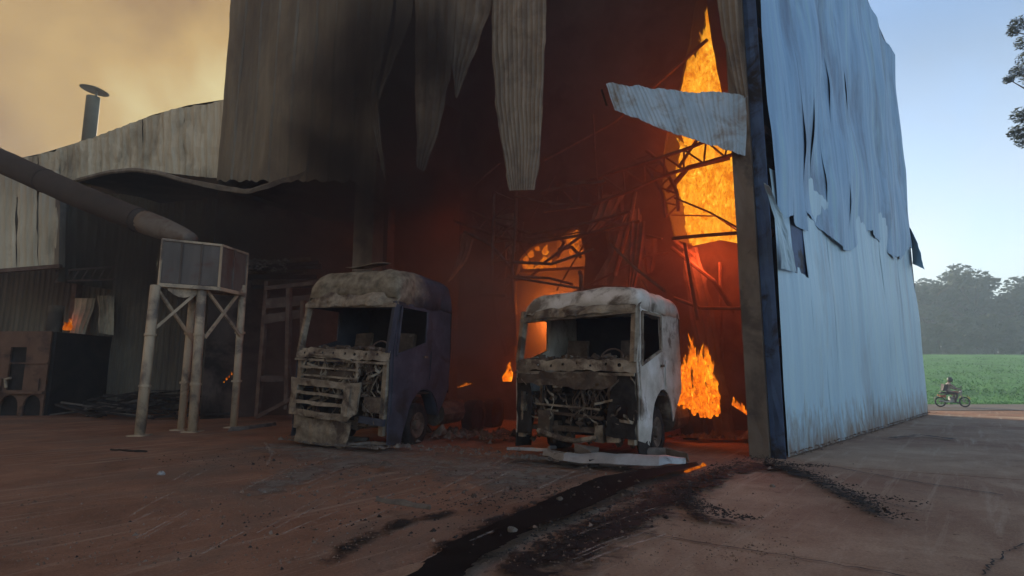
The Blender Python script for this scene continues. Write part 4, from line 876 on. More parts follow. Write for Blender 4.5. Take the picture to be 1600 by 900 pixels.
# ------------------------------------------------------------------ steel rack beside the first cab
rk = thing('steel_rack', 'burnt steel frame holding charred beams beside the blue cab', 'rack', G(402, 654))
Y = 19.6
def rp2(x, y, d=Y): return at(x, y, d)
for x0, y0, x1, y1 in ((402, 650, 418, 440), (448, 640, 452, 450), (470, 640, 474, 470)): MB().bar(rp2(x0, y0), rp2(x1, y1), .14, .14).build('post', M['steel'], rk)
for x0, y0, x1, y1, h in ((414, 451, 500, 441, .14), (408, 592, 480, 590, .2), (410, 500, 490, 487, .3), (415, 475, 490, 468, .34)): MB().bar(rp2(x0, y0, Y - .1), rp2(x1, y1, Y + .4), .12, h).build('cross_beam', M['steel'], rk)
MB().bar(rp2(400, 652, Y - .15), rp2(462, 620, Y - .1), .12, .12).build('brace', M['steel'], rk)
for q in range(9):
    y = 405 + 5 * q + random.uniform(-3, 3); MB().bar(rp2(380 + random.uniform(-5, 25), y + 6, Y + .2 + .1 * q), rp2(478 + random.uniform(-5, 25), y + random.uniform(-8, 8), Y + .5 + .1 * q), .16, random.uniform(.08, .2)).build('charred_beam', M['char'] if q % 3 else M['rustmetal'], rk)
shards('beam_ash', M['ash'], [(rp2(random.uniform(388, 450), random.uniform(406, 425), Y + .1), random.uniform(.04, .12)) for _ in range(60)], 'ash lumps on the charred beams', 0, 0, .8, 9)
MB().box(rp2(440, 660, 19.5) * 1.0, (.01, .01, .01))

# ------------------------------------------------------------------ burnt truck cabs
def truck(label, loc, rot, k):
    T = thing('burnt_truck', label, 'truck', loc, rot=rot, world=False, group='burnt truck cabs')
    zs, zh, zt, ln, body, frontm, sd = k['zs'], k['zh'], k['zt'], k['L'], k['body'], k['front'], k['seed']
    hw = 1.25; rr = random.Random(sd)
    dn = lambda amp, s=1.6: (lambda p: Vector((vn(p, s, sd), vn(p, s, sd + 5), vn(p, s, sd + 9))) * amp + Vector((vn(p, 5, sd), vn(p, 5, sd + 2), vn(p, 5, sd + 3))) * amp * .35)
    def yf(z): return .0 if z < zs else lerp(.02, .24, (z - zs) / (zh - zs))
    # roof: rounded shell over the cab
    H = zt - zh; r0, r1 = .20, ln
    def roof(u, v):
        y = lerp(r0, r1, v ** .9); fr = max(0, (r0 + .55 - y) / .55); re = max(0, (y - (r1 - k['rear_r'])) / k['rear_r'])
        h = H * math.sqrt(max(0, 1 - fr ** 3.2)) * math.sqrt(max(0, 1 - re ** 3.0))
        h = max(h, H * .16 if v < .5 else .02)
        a = u * math.pi; cx_, sx_ = math.cos(a), math.sin(a)
        x = -math.copysign(abs(cx_) ** .34, cx_) * hw * (1 - .04 * fr); z = zh + h * abs(sx_) ** .36
        p = Vector((x, y - .05 * abs(sx_) * (1 if v < .1 else 0), z))
        if k.get('sag'): p.z -= k['sag'] * max(0, 1 - v * 2.2) * max(0, (.45 - x) / 1.7)
        return p + dn(.05, 1.8)(p) + Vector((0, 0, .02)) * vn(p, 9, sd)
    MB().grid(44, 40, roof).build('roof', k['roofm'], T, smooth=True, solid=.012)
    # visor band across the front of the roof
    def vis(u, v):
        x = lerp(-hw, hw, u); b_ = .17 * (1 - abs(2 * u - 1) ** 3.5); z = zh - .06 + (H * .30 + .06) * v
        p = Vector((x * (1.0 - .02 * v), .24 - b_ - .03 + .16 * v ** 2.2, z))
        if k.get('sag'): p.z -= k['sag'] * max(0, (.45 - x) / 1.7)
        return p + dn(.06, 2.5)(p) + Vector((0, .03, .02)) * vn(p, 11, sd) + Vector((0, .015, .012)) * vn(p, 23, sd)
    MB().grid(70, 14, vis).build('visor', M['ashmetal'], T, smooth=True, solid=.02)
    MB().bar((-hw + .03, .16, zh - .05 - k.get('sag', 0)), (hw - .03, .16, zh - .05), .12, .09).build('header', M['ashmetal'], T)
    # sides with wheel arch, doors with open windows
    ac, ar = 1.42, .66
    arch = [(ac + ar * math.cos(a), .62 + ar * math.sin(a)) for a in [R(q) for q in range(160, -1, -20)]]
    for sx in (-1, 1):
        out_ = [(.04, .42), (.60, .30), (.72, .62)] + arch[0:] + [(ln - .10, 1.15), (ln, 1.30), (ln, zh + .04), (.26, zh + .04), (.17, zh - .25), (.04, zs), (.02, zs - .3)]
        win = [(.19, zs - .10), (1.38, zs + .20), (1.38, zh - .05), (.29, zh - .05)]
        fm = lambda a, b, sx=sx: Vector((sx * (hw - .02 * max(0, b - 1.5)), a, b))
        plate('side_panel', rough_loop(out_, .2, .006, sd), [rough_loop(win, .2, .004, sd + 1)], fm, body, T, cuts=3, solid=.02, disp=dn(.022))
        dr = [(.12, .78), (.70, .78), (.92, 1.26), (1.46, 1.36), (1.46, zh - .01), (.27, zh - .01), (.11, zs - .02)]
        wn2 = [(.225, zs - .07), (1.34, zs + .22), (1.34, zh - .075), (.325, zh - .075)]
        d = plate('door', rough_loop(dr, .2, .004, sd + 2), [rough_loop(wn2, .2, .003, sd)], lambda a, b, sx=sx: Vector((sx * (hw + .022 - .02 * max(0, b - 1.5)), a, b)), body, T, cuts=3, solid=.016, disp=dn(.018))
        MB().box((sx * (hw + .05), 1.34, zs - .10), (.03, .16, .05)).build('handle', M['rustmetal'], d)
        fr = [(.21, zs - .09), (1.36, zs + .21), (1.36, zh - .06), (.31, zh - .06)]
        b = MB()
        for q in range(4): b.bar((sx * (hw + .035 - .02 * (zs - 1.4)), *fr[q]), (sx * (hw + .035 - .02 * (zs - 1.4)), *fr[(q + 1) % 4]), .03, .05)
        b.build('window_frame', M['ashmetal'] if k['pale'] else body, d)
        plate('locker_hatch', [(1.62, zs - .62), (ln - .06, zs - .50), (ln - .06, zs + .0), (1.62, zs + .02)], [], lambda a, b, sx=sx: Vector((sx * (hw + .018), a, b)), body, T, cuts=2, solid=.014, disp=dn(.012))
        # a-pillar
        MB().bar((sx * (hw - .06), .03, zs - .05), (sx * (hw - .07), .22, zh + .03), .10, .12).build('pillar', M['ashmetal'] if k['pale'] or sx < 0 else body, T)
        # step panel below the door
        plate('step_panel', rough_loop([(.03, .16), (.58, .12), (.70, .70), (.10, .76)], .15, .01, sd + 3), [[(.16, .42), (.52, .40), (.54, .55), (.17, .57)]], lambda a, b, sx=sx: Vector((sx * (hw + .01 - .03 * b), a, b)), M['char'] if k['pale'] else body, T, cuts=2, solid=.02, disp=dn(.03))
        # fender arch
        b = MB(); b.grid(14, 3, lambda u, v: Vector((sx * (hw - .02 - .34 * v), ac + (ar + .0) * math.cos(math.pi * (1 - u) * .95 + .05), .62 + (ar + .0) * math.sin(math.pi * (1 - u) * .95 + .05))) + dn(.02)(Vector((u, v, sx))))
        b.build('fender', k['fender'], T, smooth=True, solid=.02)
        # wheel with collapsed tyre
        wz = .46; wc = (sx * .98, ac, wz)
        wh = MB().lathe([(.20, -.17), (.29, -.16), (.30, -.05), (.20, .02), (.18, .10), (.27, .13), (.29, .15), (.26, .15), (.12, .07), (.10, .16), (.04, .17), (.0, .17)], wc, (sx, 0, 0), 22).build('wheel', M['rustmetal'], T)
        b = MB(); b.lathe([(.29, -.15), (.40, -.17), (.47, -.13), (.48, 0), (.47, .13), (.40, .17), (.29, .15)], wc, (sx, 0, 0), 26)
        b.v = [(x + .03 * vn((x, y, z), 5), y + .03 * vn((x, y, z), 5, 3), max(.0, z + .03 * vn((x, y, z), 5, 6))) for x, y, z in b.v]
        b.build('tyre', M['char'], wh, smooth=True)
        for q in range(8):
            a = q * math.pi / 4; MB().box((sx * (.98 + .10), ac + .15 * math.cos(a), wz + .15 * math.sin(a)), (.04, .03, .03)).build('lug_nut', M['steel'], wh)
    # rear wall with a burnt-out opening, floor, interior wreckage
    plate('rear_panel', [(-hw, 1.15), (hw, 1.15), (hw, zh + .1), (-hw, zh + .1)], [], lambda a, b: Vector((a, ln - .02, b)), M['soot'], T, cuts=2, solid=.02, disp=dn(.03))
    MB().box((0, ln / 2 + .1, 1.18), (2 * hw - .1, ln - .3, .05)).build('floor_pan', M['soot'], T)
    for sx in (-1, 1):
        st = MB().box((sx * .62, 1.25, zs - .35), (.5, .45, .10), None, .02).box((sx * .62, 1.50, zs + .06), (.48, .08, .75), Matrix.Rotation(-.15, 3, 'X'), .02).build('seat_frame', M['rustmetal'], T)
        for q in range(5): MB().bar((sx * .62 - .22 + .11 * q, 1.47, zs - .25), (sx * .62 - .22 + .11 * q, 1.56, zs + .4), .02, .02).build('seat_spring', M['steel'], st)
    ring = [(.55 + .23 * math.cos(a), .58 + .08 * math.sin(a), zs + .02 + .20 * math.sin(a)) for a in [R(q * 20) for q in range(19)]]
    MB().tube(ring, .018, 6).tube([(.55, .58, zs + .02), (.55, .35, zs - .3)], .03, 6).build('steering_wheel', M['steel'], T)
    MB().tube([(-1.15, .38, zs - .18), (-.3, .40, zs - .12), (.4, .36, zs - .2), (1.15, .38, zs - .15)], .06, 8).build('dash_beam', M['rustmetal'], T)
    # cowl under the windscreen with its row of holes
    hol = []
    for q in range(8):
        cx_ = -1.02 + q * .285 + rr.uniform(-.03, .03); cz_ = zs - .10 + rr.uniform(-.015, .02); r_ = rr.uniform(.022, .036)
        hol.append([(cx_ + r_ * math.cos(a), cz_ + r_ * math.sin(a)) for a in [R(45 * w_) for w_ in range(8)]])
    co = [(-hw, zs - .20), (hw, zs - .22), (hw, zs - .01), (-hw, zs + .01)]
    plate('cowl', rough_loop(co, .09, .018, sd + 7), hol, lambda a, b: Vector((a * .99, -.02 - .07 * (1 - (a / hw) ** 2) + .25 * (b - zs + .2), b)), M['ashmetal'], T, cuts=2, solid=.015, disp=dn(.025, 3))
    MB().grid(20, 3, lambda u, v: (lambda p: p + dn(.05, 3)(p))(Vector((lerp(-1.2, 1.2, u), lerp(.0, .35, v), zs - .02 + .03 * v)))).build('dash_top', M['rustmetal'], T, solid=.02)
    MB().bar((-hw + .02, -.05, zs - .24), (hw - .02, -.05, zs - .27), .05, .05).build('cowl_lip', M['ashmetal'], T)
    cr = MB()
    for q in range(70):                                    # melted remains lying on the cowl
        x = rr.gauss(.25, .55); x = max(-1.15, min(1.15, x)); s_ = rr.uniform(.02, .075)
        cr.box((x, rr.uniform(.02, .4), zs + rr.uniform(-.01, .05)), (s_ * 2.2, s_ * 1.4, s_), Matrix.Rotation(rr.uniform(0, 3), 3, 'Z') @ Matrix.Rotation(rr.uniform(-.7, .7), 3, 'X'), s_ * .35)
    kind(cr.build('melted_remains', M['rustmetal'], T), 'stuff')
    # engine bay
    MB().grid(10, 10, lambda u, v: (lambda p: p + dn(.03, 3)(p))(Vector((lerp(-.75, .55, u), .30, lerp(.45, zs - .45, v))))).build('radiator', M['soot'] if not k['pale'] else M['char'], T, solid=.03)
    MB().box((0, 1.15, .85), (.9, 1.2, .8), None, .08).build('engine_block', M['soot'], T)
    for z in (.55, zs - .40): MB().bar((-1.1, .12, z), (1.1, .12, z), .08, .10).build('cross_member', M['rustmetal'], T)
    for sx in (-1, 1):
        MB().bar((sx * .42, .1, .55), (sx * .42, 6.5, .60), .09, .26).build('chassis_rail', M['rustmetal'], T)
        MB().bar((sx * 1.13, .05, .35), (sx * 1.15, .05, zs - .18), .14, .09).build('corner_post', M['ashmetal'], T)
        MB().bar((sx * .72, .07, .50), (sx * .70, .07, zs - .30), .06, .05).build('corner_post', M['rustmetal'], T)
        for ry in (4.6, 5.9):
            MB().lathe([(.2, -.15), (.28, -.15), (.28, .15), (.1, .1), (.0, .12)], (sx * .95, ry, .42), (sx, 0, 0), 18).lathe([(.28, -.18), (.45, -.16), (.46, .16), (.28, .18)], (sx * .95, ry, .42), (sx, 0, 0), 20).build('rear_wheel', M['char'], T)
        MB().tube([(sx * .85, 2.6, .62), (sx * .85, 3.7, .62)], .30, 12).build('fuel_tank', M['rustmetal'], T)
    MB().tube([(-1.0, ac, .46), (1.0, ac, .46)], .07, 8).build('axle', M['steel'], T)
    # wires and hoses hanging in the bay
    for q in range(k['wires']):
        x = rr.uniform(-.8, .95) if q % 2 else rr.gauss(.45, .22); z0 = zs - .25; p = [Vector((x, rr.uniform(-.02, .12), z0))]
        for w_ in range(5): p.append(p[-1] + Vector((rr.gauss(0, .08), rr.gauss(0, .03), -rr.uniform(.05, .22))))
        for w_ in p: w_.y = max(-.08, w_.y); w_.z = max(.1, w_.z)
        MB().tube(p, rr.uniform(.008, .02), 5).build('hose', M['ashmetal'] if rr.random() < .6 and not k['pale'] else M['rustmetal'], T)
    cl = MB()
    for q in range(90):                                    # burnt lumps clinging in the bay
        x = rr.uniform(-1.05, 1.1); z = rr.uniform(.3, zs - .3); s_ = rr.uniform(.02, .09)
        cl.box((x, rr.uniform(.05, .3), z), (s_ * rr.uniform(.6, 2), s_, s_ * rr.uniform(.6, 2)), Matrix.Rotation(rr.uniform(0, 3), 3, 'Y') @ Matrix.Rotation(rr.uniform(-.8, .8), 3, 'X'), s_ * .3)
    kind(cl.build('burnt_lumps', M['rustmetal'], T), 'stuff')
    for q in range(k['strips']):                           # torn slivers of sheet in front of the bay
        x = rr.uniform(-1.1, 1.15); z = rr.uniform(.7, zs - .28); a = rr.uniform(-.9, .9) + (0 if rr.random() < .5 else 1.5); ln_ = rr.uniform(.12, .5); w_ = rr.uniform(.012, .035)
        d_ = Vector((math.cos(a), rr.uniform(-.2, .2), math.sin(a))) * ln_; p0 = Vector((x, rr.uniform(-.09, .06), z)); b = MB()
        b.grid(6, 1, lambda u, v: p0 + d_ * (u - .5) + Vector((0, -.05 * math.sin(u * math.pi * 2 + q), (v - .5) * w_ * 2)) + Vector((.02 * vn((u * 3, q, v), 1), 0, .03 * vn((u * 3, q, 0), 1))))
        b.build('sliver', M['ashmetal'] if rr.random() < .7 else M['rustmetal'], T, solid=.008)
    return T
def plate_f(T, name, loop, holes, mat, y=0.0, solid=.03, jit=.008, sd=0, bow=.08, cuts=2):
    return plate(name, rough_loop(loop, .15, jit, sd), holes, lambda a, b: Vector((a, y - bow * (1 - (a / 1.25) ** 2), b)), mat, T, cuts=cuts, solid=solid, disp=lambda p: Vector((.015 * vn(p, 5, sd + 1), .05 * vn(p, 3, sd) + .02 * vn(p, 9, sd), .035 * vn(p, 3, sd + 4))))
psi1, psi2 = R(23), R(32)
N1 = G(600, 706); x1 = Vector((math.cos(psi1), -math.sin(psi1), 0))
T1 = truck('burnt-out high cab truck, dark bluish scorched side, bare bumper frame with slots', N1 - x1 * 1.25, (0, R(2.2), -psi1),
           dict(zs=2.10, zh=3.12, zt=3.92, L=2.55, body=M['bluecab'], front=M['ashmetal'], roofm=M['blueroof'], seed=3, rear_r=.42, fender=M['bluecab'], pale=False, wires=34, strips=46))
# front of the first cab: bumper with three slots, bent grille frame, headlamp box
sl3 = [[(-1.02, z), (.28, z - .03), (.28, z + .10), (-1.02, z + .13)] for z in (.78, .98, 1.17)]
plate_f(T1, 'bumper', [(-1.22, .66), (.40, .60), (.62, .78), (.70, 1.42), (.40, 1.40), (-1.22, 1.46)], sl3, M['ashmetal'], -.10, .05, .008, 1, .10)
plate_f(T1, 'bumper_slat', [(.36, .70), (.46, .70), (.46, 1.34), (.36, 1.34)], [], M['ashmetal'], -.14, .04)
for z in (1.52, 1.70): MB().bar((-1.0, -.10, z), (.55, -.10, z - .04), .03, .04).build('grille_bar', M['ashmetal'], T1)
MB().tube([(-1.02, -.06, 1.45), (-.98, -.08, 1.70), (-.80, -.10, 1.98), (.0, -.12, 1.92), (.35, -.11, 1.86)], .022, 6).build('grille_frame', M['ashmetal'], T1)
plate_f(T1, 'inner_panel', [(-.98, 1.42), (.30, 1.36), (.42, 1.72), (-.10, 1.62), (-.60, 1.74), (-.96, 1.70)], [], M['rustmetal'], .06, .02, .02, 5)
MB().box((.93, .04, .98), (.40, .2, .32), None, .02).build('headlamp_box', M['rustmetal'], T1)
MB().bar((.62, -.03, .66), (1.22, -.02, .62), .10, .14).build('lower_beam', M['bluecab'], T1)
plate_f(T1, 'air_dam', [(-1.10, .06), (.34, .03), (.40, .58), (-1.10, .64)], [], M['ashmetal'], .02, .02, .02, 7)
MB().tube([(.45, -.03, 1.86), (.52, -.05, 1.6), (.46, -.06, 1.42)], .05, 7).build('pipe', M['ashmetal'], T1)
plate('roof_flap', [(-.5, .4), (.45, .5), (.5, .75), (.2, 1.0), (-.5, .8)], [], lambda a, b: Vector((a + .1, b, 3.98 + .10 * b + .05 * math.sin(a * 4))), M['ashmetal'], T1, cuts=2, solid=.012)
N2 = G(998, 728); x2 = Vector((math.cos(psi2), -math.sin(psi2), 0))
T2 = truck('burnt-out truck cab, ash white side and roof, engine bay gutted, fire behind it', N2 - x2 * 1.25, (0, R(.5), -psi2),
           dict(zs=1.84, zh=2.78, zt=3.24, L=2.75, body=M['whitecab'], front=M['rustmetal'], roofm=M['whitecab'], seed=8, rear_r=.45, sag=.10, fender=M['rustmetal'], pale=True, wires=24, strips=34))
plate_f(T2, 'corner_panel', [(.66, .5), (1.23, .45), (1.24, 1.58), (.92, 1.6), (.78, 1.2), (.70, .9)], [[(.86, .8), (1.08, .78), (1.08, 1.0), (.88, 1.05)]], M['char'], -.0, .02, .03, 4)
plate_f(T2, 'upper_panel', [(-1.2, 1.38), (-.2, 1.34), (.6, 1.28), (.9, 1.45), (1.22, 1.4), (1.22, 1.60), (-1.2, 1.62)], [], M['rustmetal'], -.01, .02, .04, 14)
plate_f(T2, 'corner_panel', [(-1.22, .4), (-.86, .45), (-.84, 1.1), (-.95, 1.5), (-1.22, 1.5)], [[(-1.14, .85), (-.98, .85), (-.96, 1.2), (-1.14, 1.22)]], M['char'], .0, .02, .025, 6)
MB().tube([(-.72, -.06, .50), (-.3, -.10, .40), (.1, -.10, .36), (.5, -.06, .44)], .05, 7).build('curved_brace', M['ashmetal'], T2)
MB().bar((-.8, -.02, 1.0), (.55, -.04, .94), .04, .035).build('grille_bar', M['ashmetal'], T2)
MB().bar((-.75, -.0, .86), (.62, -.02, .78), .05, .05).build('grille_bar', M['rustmetal'], T2)
MB().box((.52, .05, .52), (.16, .16, .30), None, .03).box((.80, .04, .55), (.24, .18, .34), None, .03).build('pump_housing', M['ashmetal'], T2)
MB().box((-.62, .05, .62), (.22, .2, .5), None, .04).build('lamp_box', M['rustmetal'], T2)
MB().box((.28, -.05, .14), (.34, .22, .26), None, .06).build('melted_block', M['ash'], T2)

# ------------------------------------------------------------------ fallen bumper and loose debris
bp = thing('fallen_bumper', 'pale metal truck bumper lying on the ground before the white cab', 'bumper', G(940, 733))
P = [G(848, 722), G(880, 733), G(960, 738), G(1030, 740), G(1072, 736)]
def bmp(u, v):
    c = poly_at(P, u); d = Vector((.3, .95, 0)); ww = .42 * math.sin(math.pi * min(1, max(0, u * .9 + .08))) ** .6
    q = c + d * (v * ww); q.z = zz + .03 + .13 * math.sin(v * math.pi) * (.6 + .4 * math.sin(u * 3)) + .03 * vn(q, 3); return q
MB().grid(40, 8, bmp, lambda u, v: (.35 < u < .8 and .50 < v < .66) or (.12 < u < .3 and .35 < v < .55)).build('shell', M['alu'], bp, solid=.015)
MB().box(G(928, 734) + Up * .14, (.16, .14, .10), None, .02).build('bracket', M['char'], bp); MB().box(G(977, 736) + Up * .14, (.2, .14, .08), None, .02).build('bracket', M['char'], bp)
MB().tube([G(862, 722) + Up * .10, G(858, 716) + Up * .2, G(868, 712) + Up * .16], .03, 6).build('hook', M['alu'], bp)
def debris(name, pts, wdt, h, mat, label, cat='debris'):
    P = [G(*p) + Up * (zz + .02) for p in pts]; b = MB()
    b.grid(12, 3, lambda u, v: (lambda c: c + Vector((0, (v - .5) * wdt, h * math.sin(v * math.pi) + .03 * abs(vn(c, 4, v)))))(poly_at(P, u)))
    return tag(b.build(name, mat, solid=.012), label, cat)
debris('metal_strip', [(792, 713), (830, 714), (856, 716)], .12, .06, M['alu'], 'thin bent metal strip beside the fallen bumper')
debris('metal_strip', [(1010, 722), (1040, 722), (1074, 732)], .25, .14, M['ash'], 'crumpled pale sheet at the end of the fallen bumper')
debris('metal_strip', [(360, 681), (390, 678), (428, 672)], .35, .10, M['ash'], 'flattened sheet lying before the steel rack')
debris('metal_strip', [(462, 688), (520, 694), (575, 698)], .25, .08, M['ash'], 'ash-covered strip lying under the blue cab front')
debris('metal_strip', [(545, 706), (580, 703), (605, 705)], .15, .05, M['ash'], 'short pale strip lying before the blue cab')
debris('stick', [(588, 800), (630, 806), (672, 813)], .07, .04, M['ash'], 'grey stick lying on the sooty earth', 'stick')
debris('stick', [(172, 714), (200, 716), (228, 717)], .05, .03, M['char'], 'thin dark stick on the red earth', 'stick')
for px, py, s_, lb in ((250, 754, .055, 'crumpled pale tin lying alone on the red earth'), (875, 796, .04, 'small pale scrap beside the black puddle'), (800, 849, .05, 'pale flat scrap lying in the black puddle'), (1208, 774, .035, 'pale scrap on the slabs before the corner post'), (388, 789, .025, 'little white stone on the earth')):
    b = MB(); c = G(px, py); rr2 = random.Random(px)
    b.lathe([(.02, 0), (s_ * .9, s_ * .1), (s_, s_ * .5), (s_ * .7, s_ * .9), (.01, s_)], (0, 0, 0), (0, 0, 1), 9)
    b.v = [(x * rr2.uniform(.7, 1.25), y * rr2.uniform(.6, 1.1), z * rr2.uniform(.6, 1.2)) for x, y, z in b.v]
    o = b.build('scrap', M['alu'] if px == 250 else M['ash']); o.location = (c.x, c.y, zz + .008); tag(o, lb, 'scrap')

# ------------------------------------------------------------------ motorcycle and rider on the road
MX, MY = G(1489, 636, -.5).xy; MZ = gh(MX, MY) + .05
mt = thing('motorcycle', 'small motorcycle with orange brown tank on the road beyond the wall', 'motorcycle', (MX, MY, MZ), rotz=R(-12), world=False)
for x in (-.66, .66):
    wb = MB().lathe([(.235, -.02), (.25, -.03), (.25, .03), (.235, .02)], (x, 0, .31), (0, 1, 0), 24)
    wh = wb.build('wheel', M['alu'], mt)
    MB().lathe([(.24, -.04), (.30, -.035), (.315, 0), (.30, .035), (.24, .04)], (x, 0, .31), (0, 1, 0), 24).build('tyre', M['rubber'], wh)
    for q in range(8):
        a = q * math.pi / 4; MB().tube([(x, 0, .31), (x + .24 * math.cos(a), 0, .31 + .24 * math.sin(a))], .008, 4).build('spoke', M['alu'], wh)
    MB().grid(8, 1, lambda u, v, x=x: Vector((x + .36 * math.cos(math.pi * (.15 + .7 * u)), -.06 + .12 * v, .33 + .36 * math.sin(math.pi * (.15 + .7 * u))))).build('mudguard', M['moto_yellow'] if x > 0 else M['moto_dark'], mt, solid=.01)
MB().tube([(-.66, .09, .31), (-.2, .08, .40), (.05, .06, .36), (.35, .04, .82), (-.2, .05, .78), (-.45, .07, .72)], .025, 6).tube([(-.66, -.09, .31), (-.2, -.08, .40), (.05, -.06, .36), (.35, -.04, .82), (-.2, -.05, .78), (-.45, -.07, .72)], .025, 6).build('frame', M['moto_dark'], mt)
for s_ in (-.07, .07): MB().tube([(.66, s_, .31), (.42, s_, .95)], .026, 6).build('fork', M['alu'], mt)
MB().tube([(.34, -.33, 1.06), (.42, -.15, 1.00), (.42, .15, 1.00), (.34, .33, 1.06)], .018, 6).build('handlebar', M['moto_dark'], mt)
MB().lathe([(.0, -.08), (.09, -.05), (.11, .0), (.10, .03), (.0, .04)], (.52, 0, .93), (1, 0, 0), 12).build('headlight', M['alu'], mt)
tk = MB(); tk.grid(14, 12, lambda u, v: (lambda a, b: Vector((.12 + .26 * -math.cos(b), .13 * math.sin(b) ** .6 * math.cos(a), .86 + .12 * math.sin(b) ** .7 * math.sin(a) + .03 * -math.cos(b))))(u * 2 * math.pi, .02 + v * 3.1)); tk.build('tank', M['moto_paint'], mt, smooth=True)
MB().grid(10, 6, lambda u, v: Vector((lerp(-.62, -.02, u), lerp(-.13, .13, v), .80 + .06 * math.sin(v * math.pi) + .05 * (1 - u)))).build('seat', M['moto_dark'], mt, smooth=True, solid=.07)
MB().box((.0, 0, .47), (.34, .24, .30), None, .03).build('engine', M['alu'], mt)
MB().tube([(.1, -.12, .34), (-.3, -.14, .30), (-.75, -.15, .40)], [.03, .04, .05], 8).build('exhaust', M['alu'], mt)
MB().box((-.50, 0, .66), (.30, .16, .14), None, .02).build('tail', M['moto_paint'], mt); MB().box((-.74, 0, .72), (.05, .12, .07)).build('tail_lamp', M['moto_paint'], mt)
for s_ in (-1, 1): MB().tube([(.40, s_ * .28, 1.05), (.38, s_ * .34, 1.20)], .01, 5).box((.38, s_ * .36, 1.23), (.03, .12, .07)).build('mirror', M['moto_dark'], mt)
rd = thing('person', 'rider in grey shirt and dark helmet sitting on the motorcycle', 'person', (MX, MY, MZ), rotz=R(-12), world=False)
jn = [(-.22, 0, .92, .15, .13), (-.20, 0, 1.10, .15, .11), (-.15, 0, 1.30, .17, .12), (-.10, 0, 1.42, .10, .09), (-.06, 0, 1.50, .06, .06), (-.03, 0, 1.58, .09, .10), (-.01, 0, 1.68, .09, .10)]
jv = list(jn); je = [(i, i + 1) for i in range(6)]
for s_ in (-1, 1):
    b0 = len(jv); jv += [(-.12, s_ * .19, 1.38, .075, .075), (.08, s_ * .27, 1.18, .055, .055), (.32, s_ * .31, 1.09, .042, .042), (.38, s_ * .31, 1.08, .04, .035)]
    je += [(3, b0), (b0, b0 + 1), (b0 + 1, b0 + 2), (b0 + 2, b0 + 3)]
    b0 = len(jv); jv += [(-.18, s_ * .13, .90, .11, .11), (.24, s_ * .20, .80, .085, .085), (.10, s_ * .18, .40, .06, .06), (.10, s_ * .18, .30, .05, .05), (.26, s_ * .19, .27, .045, .04)]
    je += [(0, b0), (b0, b0 + 1), (b0 + 1, b0 + 2), (b0 + 2, b0 + 3), (b0 + 3, b0 + 4)]
me = bpy.data.meshes.new('body'); me.from_pydata([v[:3] for v in jv], je, []); me.update()
bo = link('body', me, rd); sk = bo.modifiers.new('Skin', 'SKIN'); ss = bo.modifiers.new('Subsurf', 'SUBSURF'); ss.levels = 2; ss.render_levels = 2
for i, v in enumerate(jv):
    me.skin_vertices[0].data[i].radius = (v[3], v[4]); me.skin_vertices[0].data[i].use_root = (i == 0)
# clothing colour by height on the figure: trousers below the waist, shirt above
m, nd, lk, bs = mat_new('rider_clothes'); tcn = nd.new('ShaderNodeTexCoord'); sx_ = nd.new('ShaderNodeSeparateXYZ'); lk.new(tcn.outputs['Object'], sx_.inputs[0])
rr_ = ramp(nd, [(.0, (.03, .03, .03)), (.17, (.065, .055, .055)), (.53, (.065, .055, .055)), (.54, (.25, .24, .24)), (.86, (.25, .24, .24)), (.87, (.28, .17, .12))]); rr_.color_ramp.interpolation = 'CONSTANT'
dv = nd.new('ShaderNodeMath'); dv.operation = 'DIVIDE'; dv.inputs[1].default_value = 1.7; lk.new(sx_.outputs['Z'], dv.inputs[0]); lk.new(dv.outputs[0], rr_.inputs[0]); lk.new(rr_.outputs[0], bs.inputs['Base Color']); bs.inputs['Roughness'].default_value = .85
me.materials.append(m)
MB().lathe([(.0, .17), (.07, .155), (.12, .10), (.145, .02), (.14, -.08), (.12, -.13), (.10, -.12)], (-.01, 0, 1.66), (.08, 0, 1), 16).build('helmet', M['helmet'], rd, smooth=True)
MB().grid(8, 3, lambda u, v: Vector((-.01 + .15 * math.cos(lerp(-1.1, 1.1, u)), .15 * math.sin(lerp(-1.1, 1.1, u)), 1.60 + .10 * v))).build('visor', M['visor'], rd, smooth=True, solid=.008)
MB().box((-.36, 0, 1.18), (.20, .30, .40), Matrix.Rotation(.15, 3, 'Y'), .03).build('backpack', M['trousers'], rd)
for s_ in (-1, 1):
    for q in range(4): MB().tube([(.38, s_ * (.27 + .025 * q), 1.085), (.41, s_ * (.27 + .025 * q), 1.07), (.40, s_ * (.27 + .025 * q), 1.04)], .012, 5).build('finger', M['skin'], rd)

